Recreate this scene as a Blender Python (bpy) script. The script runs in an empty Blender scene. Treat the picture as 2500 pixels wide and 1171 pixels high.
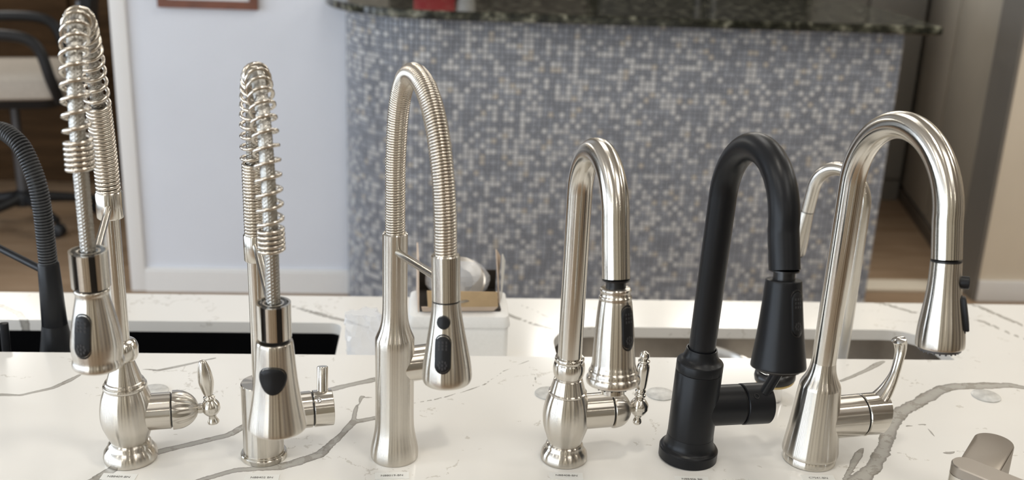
import bpy, bmesh, math, random
import numpy as np
from mathutils import Vector, Matrix

R = math.radians
random.seed(7)
scene = bpy.context.scene
COL = scene.collection

# ------------------------------------------------------------------ camera
cam_data = bpy.data.cameras.new('camera')
cam_data.sensor_fit = 'HORIZONTAL'; cam_data.sensor_width = 36.0
cam_data.lens = 36.0 * 2600 / 2500
cam_data.clip_start = 0.02
cam_data.dof.use_dof = True
cam_data.dof.focus_distance = 1.18
cam_data.dof.aperture_fstop = 5.0
cam = bpy.data.objects.new('camera', cam_data); COL.objects.link(cam)
cam.matrix_world = (Matrix.Translation((0, 0, 0.62)) @ Matrix.Rotation(R(-4.3), 4, 'Z')
                    @ Matrix.Rotation(R(90 - 18.5), 4, 'X') @ Matrix.Rotation(R(2.3), 4, 'Z'))
scene.camera = cam

# ------------------------------------------------------------------ world, lights, exposure
world = bpy.data.worlds.new('world'); scene.world = world; world.use_nodes = True
bg = world.node_tree.nodes['Background']
bg.inputs[0].default_value = (0.72, 0.83, 1.0, 1); bg.inputs[1].default_value = 1.5

scene.view_settings.view_transform = 'Standard'
scene.view_settings.look = 'None'
scene.view_settings.exposure = -1.42
scene.view_settings.gamma = 1.0
scene.view_settings.use_curve_mapping = False

FLOOR = -0.93
CEIL = FLOOR + 2.75

def area(name, loc, direction, sx, sy, power, color, shape='RECTANGLE'):
    l = bpy.data.lights.new(name, 'AREA'); l.shape = shape
    l.size = sx; l.size_y = sy; l.energy = power; l.color = color
    o = bpy.data.objects.new(name, l); COL.objects.link(o)
    o.location = loc; o.rotation_euler = Vector(direction).to_track_quat('-Z', 'Y').to_euler()
    return o

# daylight in the panes of the big left-hand shop windows
WIN = [(-2.9 + .62 * i, -2.9 + .62 * i + .34) for i in range(10)]       # y spans of the panes
WZ0, WZ1 = -0.25, 1.45
for y0, y1 in WIN:
    area('window_daylight', (-3.97, (y0 + y1) / 2, (WZ0 + WZ1) / 2), (1, 0, 0), y1 - y0, WZ1 - WZ0, 40, (0.78, 0.88, 1.0))
# shop-front glazing behind the photographer
WINB = [(-3.85, -3.4), (-3.25, -2.8), (-2.65, -2.2)]
for x0, x1 in WINB:
    area('shopfront_daylight', ((x0 + x1) / 2, -2.97, 0.55), (0, 1, 0), x1 - x0, 1.9, 38, (0.84, 0.92, 1.0))
# recessed ceiling lamps; those over office and passage added to brighten the back
LAMPS = [(-1.6, -1.9), (0.2, -1.9), (1.9, -1.9), (-1.5, 0.8), (0.2, 0.8), (1.9, 0.8), (-2.9, 5.7), (2.3, 5.7)]
for x, y in LAMPS:
    area('downlight_and_fill', (x, y, CEIL - 0.02), (0, 0, -1), 0.17, 0.17, 13, (1.0, 0.94, 0.83), 'DISK')
PANELS = [(-0.9, 0.0, 22), (0.9, 0.0, 22), (0.2, 2.5, 22), (1.7, 2.5, 26), (3.1, 2.5, 62), (0.9, 5.75, 50), (1.75, 5.75, 70), (-2.6, 5.75, 70)]  # unseen panels; the back and right ones added to brighten those areas
for x, y, pw in PANELS:
    area('ceiling_panel_fill', (x, y, CEIL - 0.03), (0, 0, -1), 0.58, 1.15 if y < 4 else 0.58, pw, (1.0, 0.98, 0.93))

# ------------------------------------------------------------------ helpers
def tag(o, label=None, cat=None, group=None, kind=None):
    if label: o['label'] = label
    if cat: o['category'] = cat
    if group: o['group'] = group
    if kind: o['kind'] = kind
    return o

def empty(name, loc=(0, 0, 0), rz=0, lean=0):
    o = bpy.data.objects.new(name, None); COL.objects.link(o)
    o.location = loc; o.rotation_euler = (0, R(lean), R(rz)); o.empty_display_size = 0.02
    return o

class MB:
    """collects geometry with uv, builds one mesh object"""
    def __init__(s): s.v = []; s.f = []; s.uv = []; s.mi = []
    def add(s, verts, faces, uvs=None, M=None, mi=0):
        o = len(s.v)
        for p in verts:
            p = Vector(p); s.v.append(tuple(M @ p) if M is not None else tuple(p))
        for k, f in enumerate(faces):
            s.f.append([o + i for i in f]); s.mi.append(mi)
            s.uv.append(uvs[k] if uvs else [(0, 0)] * len(f))
        return s
    def rings(s, rings, caps=(True, True), M=None, closed=False, mi=0):
        n = len(rings[0]); verts = [p for r in rings for p in r]; faces = []; uvs = []
        L = [0.0]
        for a, b in zip(rings, rings[1:]):
            L.append(L[-1] + sum((Vector(a[j]) - Vector(b[j])).length for j in range(0, n, max(1, n // 4))) / len(range(0, n, max(1, n // 4))))
        m = len(rings)
        for i in range(m - 1 if not closed else m):
            i2 = (i + 1) % m
            for j in range(n):
                j2 = (j + 1) % n
                faces.append([i * n + j, i * n + j2, i2 * n + j2, i2 * n + j])
                va, vb = L[i] * 10, (L[i2] if i2 else L[i] + .001) * 10
                uvs.append([(j / n, va), ((j + 1) / n, va), ((j + 1) / n, vb), (j / n, vb)])
        if caps[0] and not closed: faces.append(list(range(n))[::-1]); uvs.append([(j / n, 0) for j in range(n)])
        if caps[1] and not closed: faces.append([(m - 1) * n + j for j in range(n)]); uvs.append([(j / n, 0) for j in range(n)])
        return s.add(verts, faces, uvs, M, mi)
    def lathe(s, prof, n=48, M=None, caps=(True, True), mi=0):
        return s.rings([[(r * math.cos(2 * math.pi * j / n), r * math.sin(2 * math.pi * j / n), z) for j in range(n)] for r, z in prof], caps, M, mi=mi)
    def box(s, x0, x1, y0, y1, z0, z1, M=None, mi=0):
        v = [(x, y, z) for x in (x0, x1) for y in (y0, y1) for z in (z0, z1)]
        f = [(0, 1, 3, 2), (4, 6, 7, 5), (0, 4, 5, 1), (2, 3, 7, 6), (0, 2, 6, 4), (1, 5, 7, 3)]
        return s.add(v, f, None, M, mi)
    def prism(s, poly, z0, z1, M=None, mi=0):
        n = len(poly)
        return s.rings([[(x, y, z0) for x, y in poly], [(x, y, z1) for x, y in poly]], (True, True), M, mi=mi)
    def tube(s, pts, rad, n=20, caps=(True, True), M=None, ell=None):
        pts = [Vector(p) for p in pts]; m = len(pts)
        if not isinstance(rad, (list, tuple)): rad = [rad] * m
        T = []
        for i in range(m):
            a = pts[max(0, i - 1)]; b = pts[min(m - 1, i + 1)]; T.append((b - a).normalized())
        ref = Vector((1, 0, 0)) if abs(T[0].x) < .9 else Vector((0, 1, 0))
        N = (ref - T[0] * ref.dot(T[0])).normalized(); rings = []
        for i in range(m):
            N = (N - T[i] * N.dot(T[i])).normalized(); B = T[i].cross(N)
            e = ell[i] if ell else 1.0
            rings.append([pts[i] + (N * math.cos(2 * math.pi * j / n) * rad[i] + B * math.sin(2 * math.pi * j / n) * rad[i] * e) for j in range(n)])
        return s.rings(rings, caps, M)
    def build(s, name, mat, parent=None, smooth=True, angle=38, bevel=0, recalc=True):
        me = bpy.data.meshes.new(name); me.from_pydata(s.v, [], s.f)
        mats = mat if isinstance(mat, (list, tuple)) else [mat]
        for m in mats: me.materials.append(m)
        if len(mats) > 1: me.polygons.foreach_set('material_index', s.mi)
        uvl = me.uv_layers.new(name='UVMap'); k = 0
        flat = [c for fu in s.uv for p in fu for c in p]
        uvl.data.foreach_set('uv', flat)
        if recalc or bevel:
            bm = bmesh.new(); bm.from_mesh(me)
            bmesh.ops.recalc_face_normals(bm, faces=bm.faces)
            if bevel:
                bmesh.ops.bevel(bm, geom=[e for e in bm.edges if len(e.link_faces) == 2 and e.calc_face_angle(0) > R(40)],
                                offset=bevel, segments=2, profile=.6, affect='EDGES', clamp_overlap=True)
            bm.to_mesh(me); bm.free()
        if smooth:
            me.polygons.foreach_set('use_smooth', [True] * len(me.polygons)); me.set_sharp_from_angle(angle=R(angle))
        me.update()
        o = bpy.data.objects.new(name, me); COL.objects.link(o)
        if parent: o.parent = parent
        return o

def catmull(pts, k=12):
    P = [Vector(p) for p in pts]; P = [2 * P[0] - P[1]] + P + [2 * P[-1] - P[-2]]; out = []
    for i in range(1, len(P) - 2):
        a, b, c, d = P[i - 1], P[i], P[i + 1], P[i + 2]
        for t in range(k):
            t /= k
            out.append(.5 * ((2 * b) + (c - a) * t + (2 * a - 5 * b + 4 * c - d) * t * t + (3 * b - a - 3 * c + d) * t ** 3))
    out.append(P[-2]); return out

def resample(pts, step):
    out = [pts[0].copy()]; acc = 0
    for a, b in zip(pts, pts[1:]):
        L = (b - a).length; d = step - acc
        while d <= L: out.append(a + (b - a) * (d / L)); d += step
        acc = (acc + L) % step
    return out

def sz(path):                       # (reach, height) -> local point; forward is -Y
    return [Vector((0, -s, z)) for s, z in path]

def gooseneck(s0, zc, rad, s_end, z_end, z0, lean=0.0):
    """straight post, semicircle and a slightly splayed drop, as (s, z) points"""
    p = [(s0, z0 + (zc - z0) * i / 10) for i in range(10)]
    for i in range(0, 33):
        a = math.pi * i / 32 * (1 - lean)
        p.append((s0 + rad - rad * math.cos(a), zc + rad * math.sin(a)))
    x, z = p[-1]
    for i in range(1, 9): p.append((x + (s_end - x) * i / 8, z + (z_end - z) * i / 8))
    return p

def frame_to(p, d):                 # matrix: origin p, +Z along d
    return Matrix.Translation(p) @ Vector(d).to_track_quat('Z', 'Y').to_matrix().to_4x4()

def stadium(w, h, n=10):
    r = w / 2; p = []
    for i in range(n + 1): a = math.pi * i / n; p.append((r * math.cos(a), h / 2 - r + r * math.sin(a)))
    for i in range(n + 1): a = math.pi + math.pi * i / n; p.append((r * math.cos(a), -h / 2 + r + r * math.sin(a)))
    return p

def rrect(x0, x1, y0, y1, r, n=8):
    p = []
    for cx, cy, a0 in ((x1 - r, y1 - r, 0), (x0 + r, y1 - r, 90), (x0 + r, y0 + r, 180), (x1 - r, y0 + r, 270)):
        for i in range(n + 1):
            a = R(a0 + 90 * i / n); p.append((cx + r * math.cos(a), cy + r * math.sin(a)))
    return p

def interp(tab, z):                 # tab [(r,z)] ascending z
    if z <= tab[0][1]: return tab[0][0]
    for (r0, z0), (r1, z1) in zip(tab, tab[1:]):
        if z <= z1: return r0 + (r1 - r0) * (z - z0) / max(1e-9, z1 - z0)
    return tab[-1][0]

def smooth_prof(prof, k=5):
    return [(p.x, p.y) for p in catmull([(r, z, 0) for r, z in prof], k)]

def on_surface(outline, prof, az, zc, layers, M, mb=None):
    """outline (u,v) wrapped onto a lathed surface; layers = [(scale, lift)]"""
    mb = mb or MB(); rings = []
    for sc, lift in layers:
        ring = []
        for u, v in outline:
            z = zc + v * sc; r = interp(prof, z); a = az + u * sc / r
            ring.append(((r + lift) * math.sin(a), -(r + lift) * math.cos(a), z))
        rings.append(ring)
    return mb.rings(rings, (False, True), M)


# ------------------------------------------------------------------ materials
def mat(name): 
    m = bpy.data.materials.new(name); m.use_nodes = True
    return m, m.node_tree.nodes, m.node_tree.links, m.node_tree.nodes['Principled BSDF']

def plain(name, col, rough=.5, metal=0, noise=0, scale=30, bump=0, spec=.5, coat=0):
    m, N, L, b = mat(name)
    b.inputs['Base Color'].default_value = (*col, 1); b.inputs['Roughness'].default_value = rough
    b.inputs['Metallic'].default_value = metal; b.inputs['Specular IOR Level'].default_value = spec
    b.inputs['Coat Weight'].default_value = coat
    tc = N.new('ShaderNodeTexCoord'); nz = N.new('ShaderNodeTexNoise'); nz.inputs['Scale'].default_value = scale
    nz.inputs['Detail'].default_value = 5
    L.new(tc.outputs['Object'], nz.inputs['Vector'])
    if noise:
        cr = N.new('ShaderNodeValToRGB'); cr.color_ramp.elements[0].position = .3; cr.color_ramp.elements[1].position = .7
        cr.color_ramp.elements[0].color = (*[c * (1 - noise) for c in col], 1)
        cr.color_ramp.elements[1].color = (*[min(1, c * (1 + noise)) for c in col], 1)
        L.new(nz.outputs['Fac'], cr.inputs['Fac']); L.new(cr.outputs['Color'], b.inputs['Base Color'])
    if bump:
        bp = N.new('ShaderNodeBump'); bp.inputs['Strength'].default_value = bump; bp.inputs['Distance'].default_value = .002
        L.new(nz.outputs['Fac'], bp.inputs['Height']); L.new(bp.outputs['Normal'], b.inputs['Normal'])
    return m

def brushed(name, col, rough, aniso, streak=.05, rot=.25):
    """brushed metal: brushing runs round the part (u), reflections stretch along it (v)"""
    m, N, L, b = mat(name)
    b.inputs['Metallic'].default_value = 1
    b.inputs['Anisotropic'].default_value = aniso; b.inputs['Anisotropic Rotation'].default_value = rot
    tg = N.new('ShaderNodeTangent'); tg.direction_type = 'UV_MAP'; tg.uv_map = 'UVMap'
    L.new(tg.outputs['Tangent'], b.inputs['Tangent'])
    uv = N.new('ShaderNodeUVMap'); uv.uv_map = 'UVMap'
    mp = N.new('ShaderNodeMapping'); mp.inputs['Scale'].default_value = (1.5, 900, 1)
    nz = N.new('ShaderNodeTexNoise'); nz.inputs['Scale'].default_value = 1; nz.inputs['Detail'].default_value = 3
    L.new(uv.outputs['UV'], mp.inputs['Vector']); L.new(mp.outputs['Vector'], nz.inputs['Vector'])
    rr = N.new('ShaderNodeMapRange'); rr.inputs['To Min'].default_value = rough - streak; rr.inputs['To Max'].default_value = rough + streak
    L.new(nz.outputs['Fac'], rr.inputs['Value']); L.new(rr.outputs['Result'], b.inputs['Roughness'])
    cr = N.new('ShaderNodeValToRGB')
    cr.color_ramp.elements[0].color = (*[c * .94 for c in col], 1); cr.color_ramp.elements[1].color = (*[min(1, c * 1.05) for c in col], 1)
    L.new(nz.outputs['Fac'], cr.inputs['Fac']); L.new(cr.outputs['Color'], b.inputs['Base Color'])
    return m

NICKEL = brushed('brushed_nickel', (.61, .575, .52), .235, .98, .010)
NICKEL_S = brushed('polished_nickel', (.65, .62, .565), .17, .95, .008)
WIRE = plain('spring_wire', (.62, .575, .51), .2, 1)
CHROME = plain('chrome', (.80, .80, .80), .07, 1)
STEEL_SINK = plain('sink_steel', (.50, .47, .43), .30, 1, .06, 60)
BRAID = plain('braided_steel', (.50, .485, .45), .36, 1)
BLACK = plain('matte_black_metal', (.008, .0087, .0105), .35, 0, 0, spec=.26)
BLACKG = plain('black_gloss_plastic', (.012, .012, .013), .28, spec=.5)
BUTTON = plain('black_button_rubber', (.012, .0125, .014), .4, spec=.25)
ICON = plain('button_icon_grey', (.035, .035, .038), .45)
RIB = plain('black_ribbed_hose', (.016, .017, .019), .38, spec=.5)
BLACKSINK = plain('black_granite_sink', (.003, .003, .0035), .5, spec=.06)
WHITEWALL = plain('white_wall_paint', (.73, .755, .81), .7, noise=.02, scale=3, spec=.2)
TRIMW = plain('white_trim_paint', (.82, .81, .79), .45, spec=.3)
BEIGE = plain('beige_wall_paint', (.72, .64, .52), .7, noise=.03, scale=3, spec=.2)
TAN = plain('tan_wall_paint', (.55, .49, .40), .8, noise=.04, scale=3, spec=.1)
CREAM = plain('cream_wall_paint', (.80, .76, .63), .8, noise=.03, scale=3, spec=.1)
BOARD = plain('brown_board', (.13, .105, .08), .6)  # shared by the added reflection boards and the passage plinth
GREYWALL = plain('grey_wall_paint', (.15, .15, .155), .7)
DARKP = plain('dark_brown_board', (.06, .045, .034), .5)
CEILM = plain('ceiling_paint', (.72, .70, .66), .9, spec=.1)
TAUPE = plain('taupe_laminate', (.40, .36, .30), .42, noise=.08, scale=2.5, spec=.4)
TAUPE_L = plain('taupe_light_edge', (.50, .46, .40), .45)
GREYJAMB = plain('grey_door_jamb', (.19, .175, .155), .5)
GROUT = plain('mosaic_grout', (.20, .207, .225), .8, noise=.1, scale=200)
PAPER = plain('white_card', (.83, .83, .80), .5)
INK = plain('black_ink', (.03, .03, .03), .6)
KRAFT = plain('brown_cardboard', (.46, .33, .19), .75, noise=.06, scale=60, spec=.2)
KRAFT_L = plain('pale_cardboard', (.62, .50, .40), .75, noise=.04, scale=60, spec=.2)
KRAFT_D = plain('carton_inside_shade', (.035, .028, .022), .8)  # shade inside the carton put into the cardboard colour
FOAM = plain('white_foam', (.86, .855, .83), .75, noise=.02, scale=250, bump=.15)
RED = plain('red_print', (.45, .02, .03), .45)
CUPW = plain('white_cup', (.60, .58, .55), .5)
SEAT = plain('beige_fabric', (.52, .46, .39), .9, noise=.06, scale=90)
CHAIRB = plain('black_chair_plastic', (.012, .012, .013), .5)
GREYMET = plain('grey_chair_metal', (.12, .12, .125), .35, .6)
WOODR = plain('reddish_frame_wood', (.16, .05, .022), .4, noise=.2, scale=25)
MATW = plain('picture_mat', (.80, .80, .80), .7)
ARTC = plain('picture_print', (.42, .46, .50), .6, noise=.5, scale=6)
BLACKAPP = plain('black_appliance', (.022, .020, .018), .3)
GREYAPP = plain('grey_cabinet', (.24, .225, .20), .5)
GOLD = plain('brass_gasket', (.55, .42, .20), .35, .8)
SILICON = plain('hole_plug_grey', (.58, .575, .55), .35, noise=.22, scale=90)

def wood(name, c1, c2, scale=6, axis='X', rough=.45):
    m, N, L, b = mat(name)
    tc = N.new('ShaderNodeTexCoord'); mp = N.new('ShaderNodeMapping')
    mp.inputs['Scale'].default_value = {'X': (1, 9, 9), 'Y': (9, 1, 9), 'Z': (9, 9, 1)}[axis]
    nz = N.new('ShaderNodeTexNoise'); nz.inputs['Scale'].default_value = scale; nz.inputs['Detail'].default_value = 6
    nz.inputs['Distortion'].default_value = .6
    cr = N.new('ShaderNodeValToRGB'); cr.color_ramp.elements[0].color = (*c1, 1); cr.color_ramp.elements[1].color = (*c2, 1)
    cr.color_ramp.elements[0].position = .35; cr.color_ramp.elements[1].position = .68
    L.new(tc.outputs['Object'], mp.inputs['Vector']); L.new(mp.outputs['Vector'], nz.inputs['Vector'])
    L.new(nz.outputs['Fac'], cr.inputs['Fac']); L.new(cr.outputs['Color'], b.inputs['Base Color'])
    b.inputs['Roughness'].default_value = rough; b.inputs['Specular IOR Level'].default_value = .25
    return m
FLOORM = wood('brown_floor_planks', (.27, .18, .11), (.37, .26, .17), 2.2, 'X', .4)
DESKM = wood('dark_brown_wood', (.05, .026, .009), (.095, .05, .02), 3, 'X', .8)

def granite():
    m, N, L, b = mat('dark_green_granite')
    tc = N.new('ShaderNodeTexCoord'); nz = N.new('ShaderNodeTexNoise'); nz.inputs['Scale'].default_value = 28; nz.inputs['Detail'].default_value = 8
    cr = N.new('ShaderNodeValToRGB'); e = cr.color_ramp.elements
    e[0].color = (.012, .013, .009, 1); e[0].position = .42; e[1].color = (.30, .29, .22, 1); e[1].position = .72
    x = cr.color_ramp.elements.new(.56); x.color = (.05, .05, .035, 1)
    L.new(tc.outputs['Object'], nz.inputs['Vector']); L.new(nz.outputs['Fac'], cr.inputs['Fac']); L.new(cr.outputs['Color'], b.inputs['Base Color'])
    b.inputs['Roughness'].default_value = .12
    return m
GRANITE = granite()

def quartz():
    """cream quartz; the veins follow a distance stored on the slab's vertices, roughened by noise"""
    m, N, L, b = mat('veined_cream_quartz')
    tc = N.new('ShaderNodeTexCoord'); at = N.new('ShaderNodeAttribute'); at.attribute_name = 'vein'
    def noise(scale, detail=6, dist=0.0):
        n = N.new('ShaderNodeTexNoise'); n.inputs['Scale'].default_value = scale; n.inputs['Detail'].default_value = detail
        n.inputs['Distortion'].default_value = dist; n.inputs['Roughness'].default_value = .65
        L.new(tc.outputs['Object'], n.inputs['Vector']); return n
    def math_(op, a, c):
        n = N.new('ShaderNodeMath'); n.operation = op
        for i, x in enumerate((a, c)):
            if x is None: continue
            if isinstance(x, (int, float)): n.inputs[i].default_value = x
            else: L.new(x, n.inputs[i])
        return n.outputs[0]
    n1 = noise(22, 9); n2 = noise(60, 6)
    wob = math_('ADD', math_('MULTIPLY', math_('SUBTRACT', n1.outputs['Fac'], .5), 1.6), math_('MULTIPLY', math_('SUBTRACT', n2.outputs['Fac'], .5), .9))
    d = math_('ADD', at.outputs['Fac'], wob)                         # <1 inside a vein
    cr = N.new('ShaderNodeValToRGB'); e = cr.color_ramp.elements
    e[0].position = .0; e[0].color = (.47, .455, .42, 1)
    e[1].position = 1.0; e[1].color = (.845, .828, .79, 1)
    for p, c in ((.30, (.43, .41, .375)), (.455, (.30, .285, .26)), (.50, (.34, .325, .295)), (.515, (.84, .823, .785))):
        x = cr.color_ramp.elements.new(p); x.color = (*c, 1)
    L.new(math_('MULTIPLY', d, .5), cr.inputs['Fac'])
    # faint flecks and clouding
    fl = N.new('ShaderNodeValToRGB'); fe = fl.color_ramp.elements
    fe[0].position = .695; fe[0].color = (1, 1, 1, 1); fe[1].position = .73; fe[1].color = (.72, .71, .69, 1)
    nf = noise(34, 7, 1.2); L.new(nf.outputs['Fac'], fl.inputs['Fac'])
    mx = N.new('ShaderNodeMix'); mx.data_type = 'RGBA'; mx.blend_type = 'MULTIPLY'; mx.inputs[0].default_value = 1
    L.new(cr.outputs['Color'], mx.inputs[6]); L.new(fl.outputs['Color'], mx.inputs[7])
    # darker islands inside the veins, and a faint web of hairline cracks
    n3 = noise(38, 4); isl = N.new('ShaderNodeMapRange'); isl.inputs['From Min'].default_value = .54; isl.inputs['From Max'].default_value = .57
    L.new(n3.outputs['Fac'], isl.inputs['Value'])
    inside = math_('MULTIPLY', math_('LESS_THAN', d, 1.0), isl.outputs['Result'])
    m2 = N.new('ShaderNodeMix'); m2.data_type = 'RGBA'; m2.blend_type = 'MULTIPLY'
    L.new(inside, m2.inputs[0]); L.new(mx.outputs[2], m2.inputs[6]); m2.inputs[7].default_value = (.80, .785, .76, 1)
    wv = N.new('ShaderNodeVectorMath'); wv.operation = 'MULTIPLY_ADD'; wv.inputs[1].default_value = (.05, .05, .05)
    nw = noise(26, 5); L.new(nw.outputs['Color'], wv.inputs[0]); L.new(tc.outputs['Object'], wv.inputs[2])
    vo = N.new('ShaderNodeTexVoronoi'); vo.feature = 'DISTANCE_TO_EDGE'; vo.inputs['Scale'].default_value = 17
    L.new(wv.outputs[0], vo.inputs['Vector'])
    n4 = noise(9, 4)
    crack = math_('MULTIPLY', math_('LESS_THAN', vo.outputs['Distance'], .022), math_('GREATER_THAN', n4.outputs['Fac'], .56))
    crack = math_('MULTIPLY', crack, math_('GREATER_THAN', n2.outputs['Fac'], .50))
    m3 = N.new('ShaderNodeMix'); m3.data_type = 'RGBA'; m3.blend_type = 'MULTIPLY'
    L.new(crack, m3.inputs[0]); L.new(m2.outputs[2], m3.inputs[6]); m3.inputs[7].default_value = (.80, .785, .76, 1)
    L.new(m3.outputs[2], b.inputs['Base Color'])
    b.inputs['Roughness'].default_value = .14; b.inputs['Specular IOR Level'].default_value = .5
    return m
QUARTZ = quartz()

def plastic_film():
    m, N, L, b = mat('clear_plastic_film')
    b.inputs['Base Color'].default_value = (.90, .92, .96, 1); b.inputs['Roughness'].default_value = .12
    b.inputs['Alpha'].default_value = .42
    return m
FILM = plastic_film()

TILE_COLS = [(.24, .252, .28), (.275, .29, .322), (.33, .346, .38), (.49, .49, .495), (.56, .56, .56), (.47, .435, .39)]
TILE_W = [.24, .22, .18, .20, .12, .04]
TILES = [plain('mosaic_tile_glass_%d' % i, c, .22, spec=.6) for i, c in enumerate(TILE_COLS)]

# ------------------------------------------------------------------ the room
def struct(o): return tag(o, kind='structure')
YW = 3.94                                    # plane of the white wall
struct(MB().box(-4.0, 4.2, -3.0, 6.3, FLOOR - .05, FLOOR).build('floor', FLOORM, smooth=False))
struct(MB().box(-4.0, 4.2, -3.0, 6.3, CEIL, CEIL + .05).build('ceiling', CEILM, smooth=False))
wl = MB()
ys = [-3.0] + [v for p in WIN for v in p] + [6.3]
wl.box(-4.1, -4.0, -3.0, 6.3, FLOOR, WZ0).box(-4.1, -4.0, -3.0, 6.3, WZ1, CEIL)
for a, b_ in zip(ys[0::2], ys[1::2]): wl.box(-4.1, -4.0, a, b_, WZ0, WZ1)
struct(wl.build('wall_left', GREYWALL, smooth=False))
wro = struct(MB().box(4.2, 4.3, -3.0, 6.3, FLOOR, CEIL).build('wall_right', TAN, smooth=False))
for y0, y1 in ((-2.4, -1.6), (-.7, .1), (.9, 1.5), (2.2, 2.9)):
    MB().box(4.15, 4.2, y0, y1, FLOOR, 1.4).build('reflection_board', BOARD, wro, smooth=False)  # unseen boards added to stripe the reflections in the metal
wb = MB(); xs = [-4.0] + [v for p in WINB for v in p] + [4.2]
wb.box(-4, 4.2, -3.1, -3.0, FLOOR, -.42).box(-4, 4.2, -3.1, -3.0, 1.52, CEIL)
for a, b_ in zip(xs[0::2], xs[1::2]): wb.box(a, b_, -3.1, -3.0, -.42, 1.52)
wbo = struct(wb.build('wall_behind', CREAM, smooth=False))
for x0, x1, mt in ((-1.9, -1.55, BOARD), (-.95, -.65, BOARD), (.05, .25, BOARD), (.95, 1.4, BOARD), (2.3, 3.3, BOARD)):
    MB().box(x0, x1, -3.0, -2.95, FLOOR, 1.4).build('reflection_board', mt, wbo, smooth=False)  # added behind the camera to put dark bands into the faucet reflections
struct(MB().box(-4, 4.2, 6.2, 6.3, FLOOR, CEIL).build('wall_back', TAUPE, smooth=False))

# window frames of the left wall
for i, (y0, y1) in enumerate(WIN):
    w = MB()
    for a, b_, c, d in ((y0, y1, WZ0, WZ0 + .04), (y0, y1, WZ1 - .04, WZ1), (y0, y0 + .04, WZ0, WZ1), (y1 - .04, y1, WZ0, WZ1)):
        w.box(-4.06, -3.99, a, b_, c, d)
    struct(w.build('window_%d' % (i + 1), TRIMW, smooth=False))
for i, (x0, x1) in enumerate(WINB):
    w = MB()
    for a, b_, c, d in ((x0, x1, -.42, -.37), (x0, x1, 1.47, 1.52), (x0, x0 + .05, -.42, 1.52), (x1 - .05, x1, -.42, 1.52)):
        w.box(a, b_, -3.06, -2.99, c, d)
    struct(w.build('window_%d' % (i + 11), DARKP, smooth=False))

# white partition wall with its corner casing and baseboard
struct(MB().box(-1.115, -.337, YW, YW + .12, FLOOR, CEIL).build('wall_white_partition', WHITEWALL, smooth=False))
struct(MB().box(-1.172, -1.115, YW - .016, YW + .13, FLOOR, CEIL).build('trim_1', TRIMW, smooth=True, bevel=.005))
bb = MB().box(-1.115, -.335, YW - .018, YW, FLOOR, FLOOR + .085).box(-1.115, -.335, YW - .012, YW, FLOOR + .085, FLOOR + .095)
struct(bb.build('baseboard_white_partition', TRIMW, smooth=False))
# beige wall on the right, jamb, baseboard
struct(MB().box(2.21, 4.2, YW, YW + .17, FLOOR, CEIL).build('wall_beige', BEIGE, smooth=False))
struct(MB().box(2.196, 2.21, YW - .004, YW + .175, FLOOR, CEIL).build('trim_2', GREYJAMB, smooth=False))
struct(MB().box(2.21, 4.2, YW - .016, YW, FLOOR, FLOOR + .09).build('baseboard_beige', TRIMW, smooth=True, bevel=.005))
# taupe panelled passage wall running away behind the bar
A = Vector((2.235, 4.115, 0)); Bv = Vector((2.70, 6.2, 0)); D = (Bv - A); Ln = D.length; ang = math.atan2(D.y, D.x)
Mp = Matrix.Translation((A.x, A.y, 0)) @ Matrix.Rotation(ang, 4, 'Z')
tw = struct(MB().box(0, Ln, -.12, 0, FLOOR, CEIL, Mp).build('wall_passage', TAUPE_L, smooth=False))
for i in range(3):
    a = .01 + i * Ln / 3; b_ = (i + 1) * Ln / 3 - .02
    MB().box(a, b_, 0, .018, FLOOR + .09, CEIL - .1, Mp).build('panel', TAUPE, tw, bevel=.003)
MB().box(0, Ln, 0, .022, FLOOR, FLOOR + .06, Mp).build('plinth', BOARD, tw, smooth=False)
struct(MB().box(1.55, 2.20, 4.02, 4.14, FLOOR, FLOOR + .012).build('trim_3', BEIGE, bevel=.004))

# ------------------------------------------------------------------ mosaic bar
BY, BX0, BX1, BZ = 3.58, -.335, 1.585, .190          # face plane, left extreme, right end, top of the mosaic
CR = .357
def bar_outline(off=0.0, n=14, right=0.0):
    p = []
    for i in range(n + 1):
        a = R(180 + 90 * i / n); p.append((BX0 + CR + (CR + off) * math.cos(a), BY + CR + (CR + off) * math.sin(a)))
    p.append((BX1 + right, BY - off)); p.append((BX1 + right, 4.25)); p.append((-.33, 4.25)); p.append((-.33, BY + CR)); return p
bar = empty('mosaic_bar', (.62, BY + .3, FLOOR))
tag(bar, 'tall curved bar clad in small grey and blue mosaic tiles with dark granite top', 'bar counter')
def bchild(mb, name, m, **k):
    o = mb.build(name, m, bar, **k); o.matrix_parent_inverse = bar.matrix_basis.inverted(); return o
bchild(MB().prism(bar_outline(0, 28), FLOOR, BZ), 'grout_core', GROUT, angle=30)
TP = .0192; TS = .0168; TH = .0035
def tile_mesh(i):
    b = MB(); h = TS / 2; k = h - .0012
    v = [(-h, 0, -h), (h, 0, -h), (h, 0, h), (-h, 0, h), (-h, -TH * .6, -h), (h, -TH * .6, -h), (h, -TH * .6, h), (-h, -TH * .6, h),
         (-k, -TH, -k), (k, -TH, -k), (k, -TH, k), (-k, -TH, k)]
    f = [(0, 1, 5, 4), (1, 2, 6, 5), (2, 3, 7, 6), (3, 0, 4, 7), (4, 5, 9, 8), (5, 6, 10, 9), (6, 7, 11, 10), (7, 4, 8, 11), (8, 9, 10, 11)]
    return v, f
TV, TF = tile_mesh(0)
tmeshes = []
for i, m in enumerate(TILES):
    me = bpy.data.meshes.new('mosaic_tile'); me.from_pydata(TV, [], TF); me.materials.append(m); me.update(); tmeshes.append(me)
rest = MB(); single = 0
nrow = int((BZ - FLOOR) / TP); flat = BX1 - (BX0 + CR); arc = CR * math.pi / 2
ncol = int((flat + arc) / TP)
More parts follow.
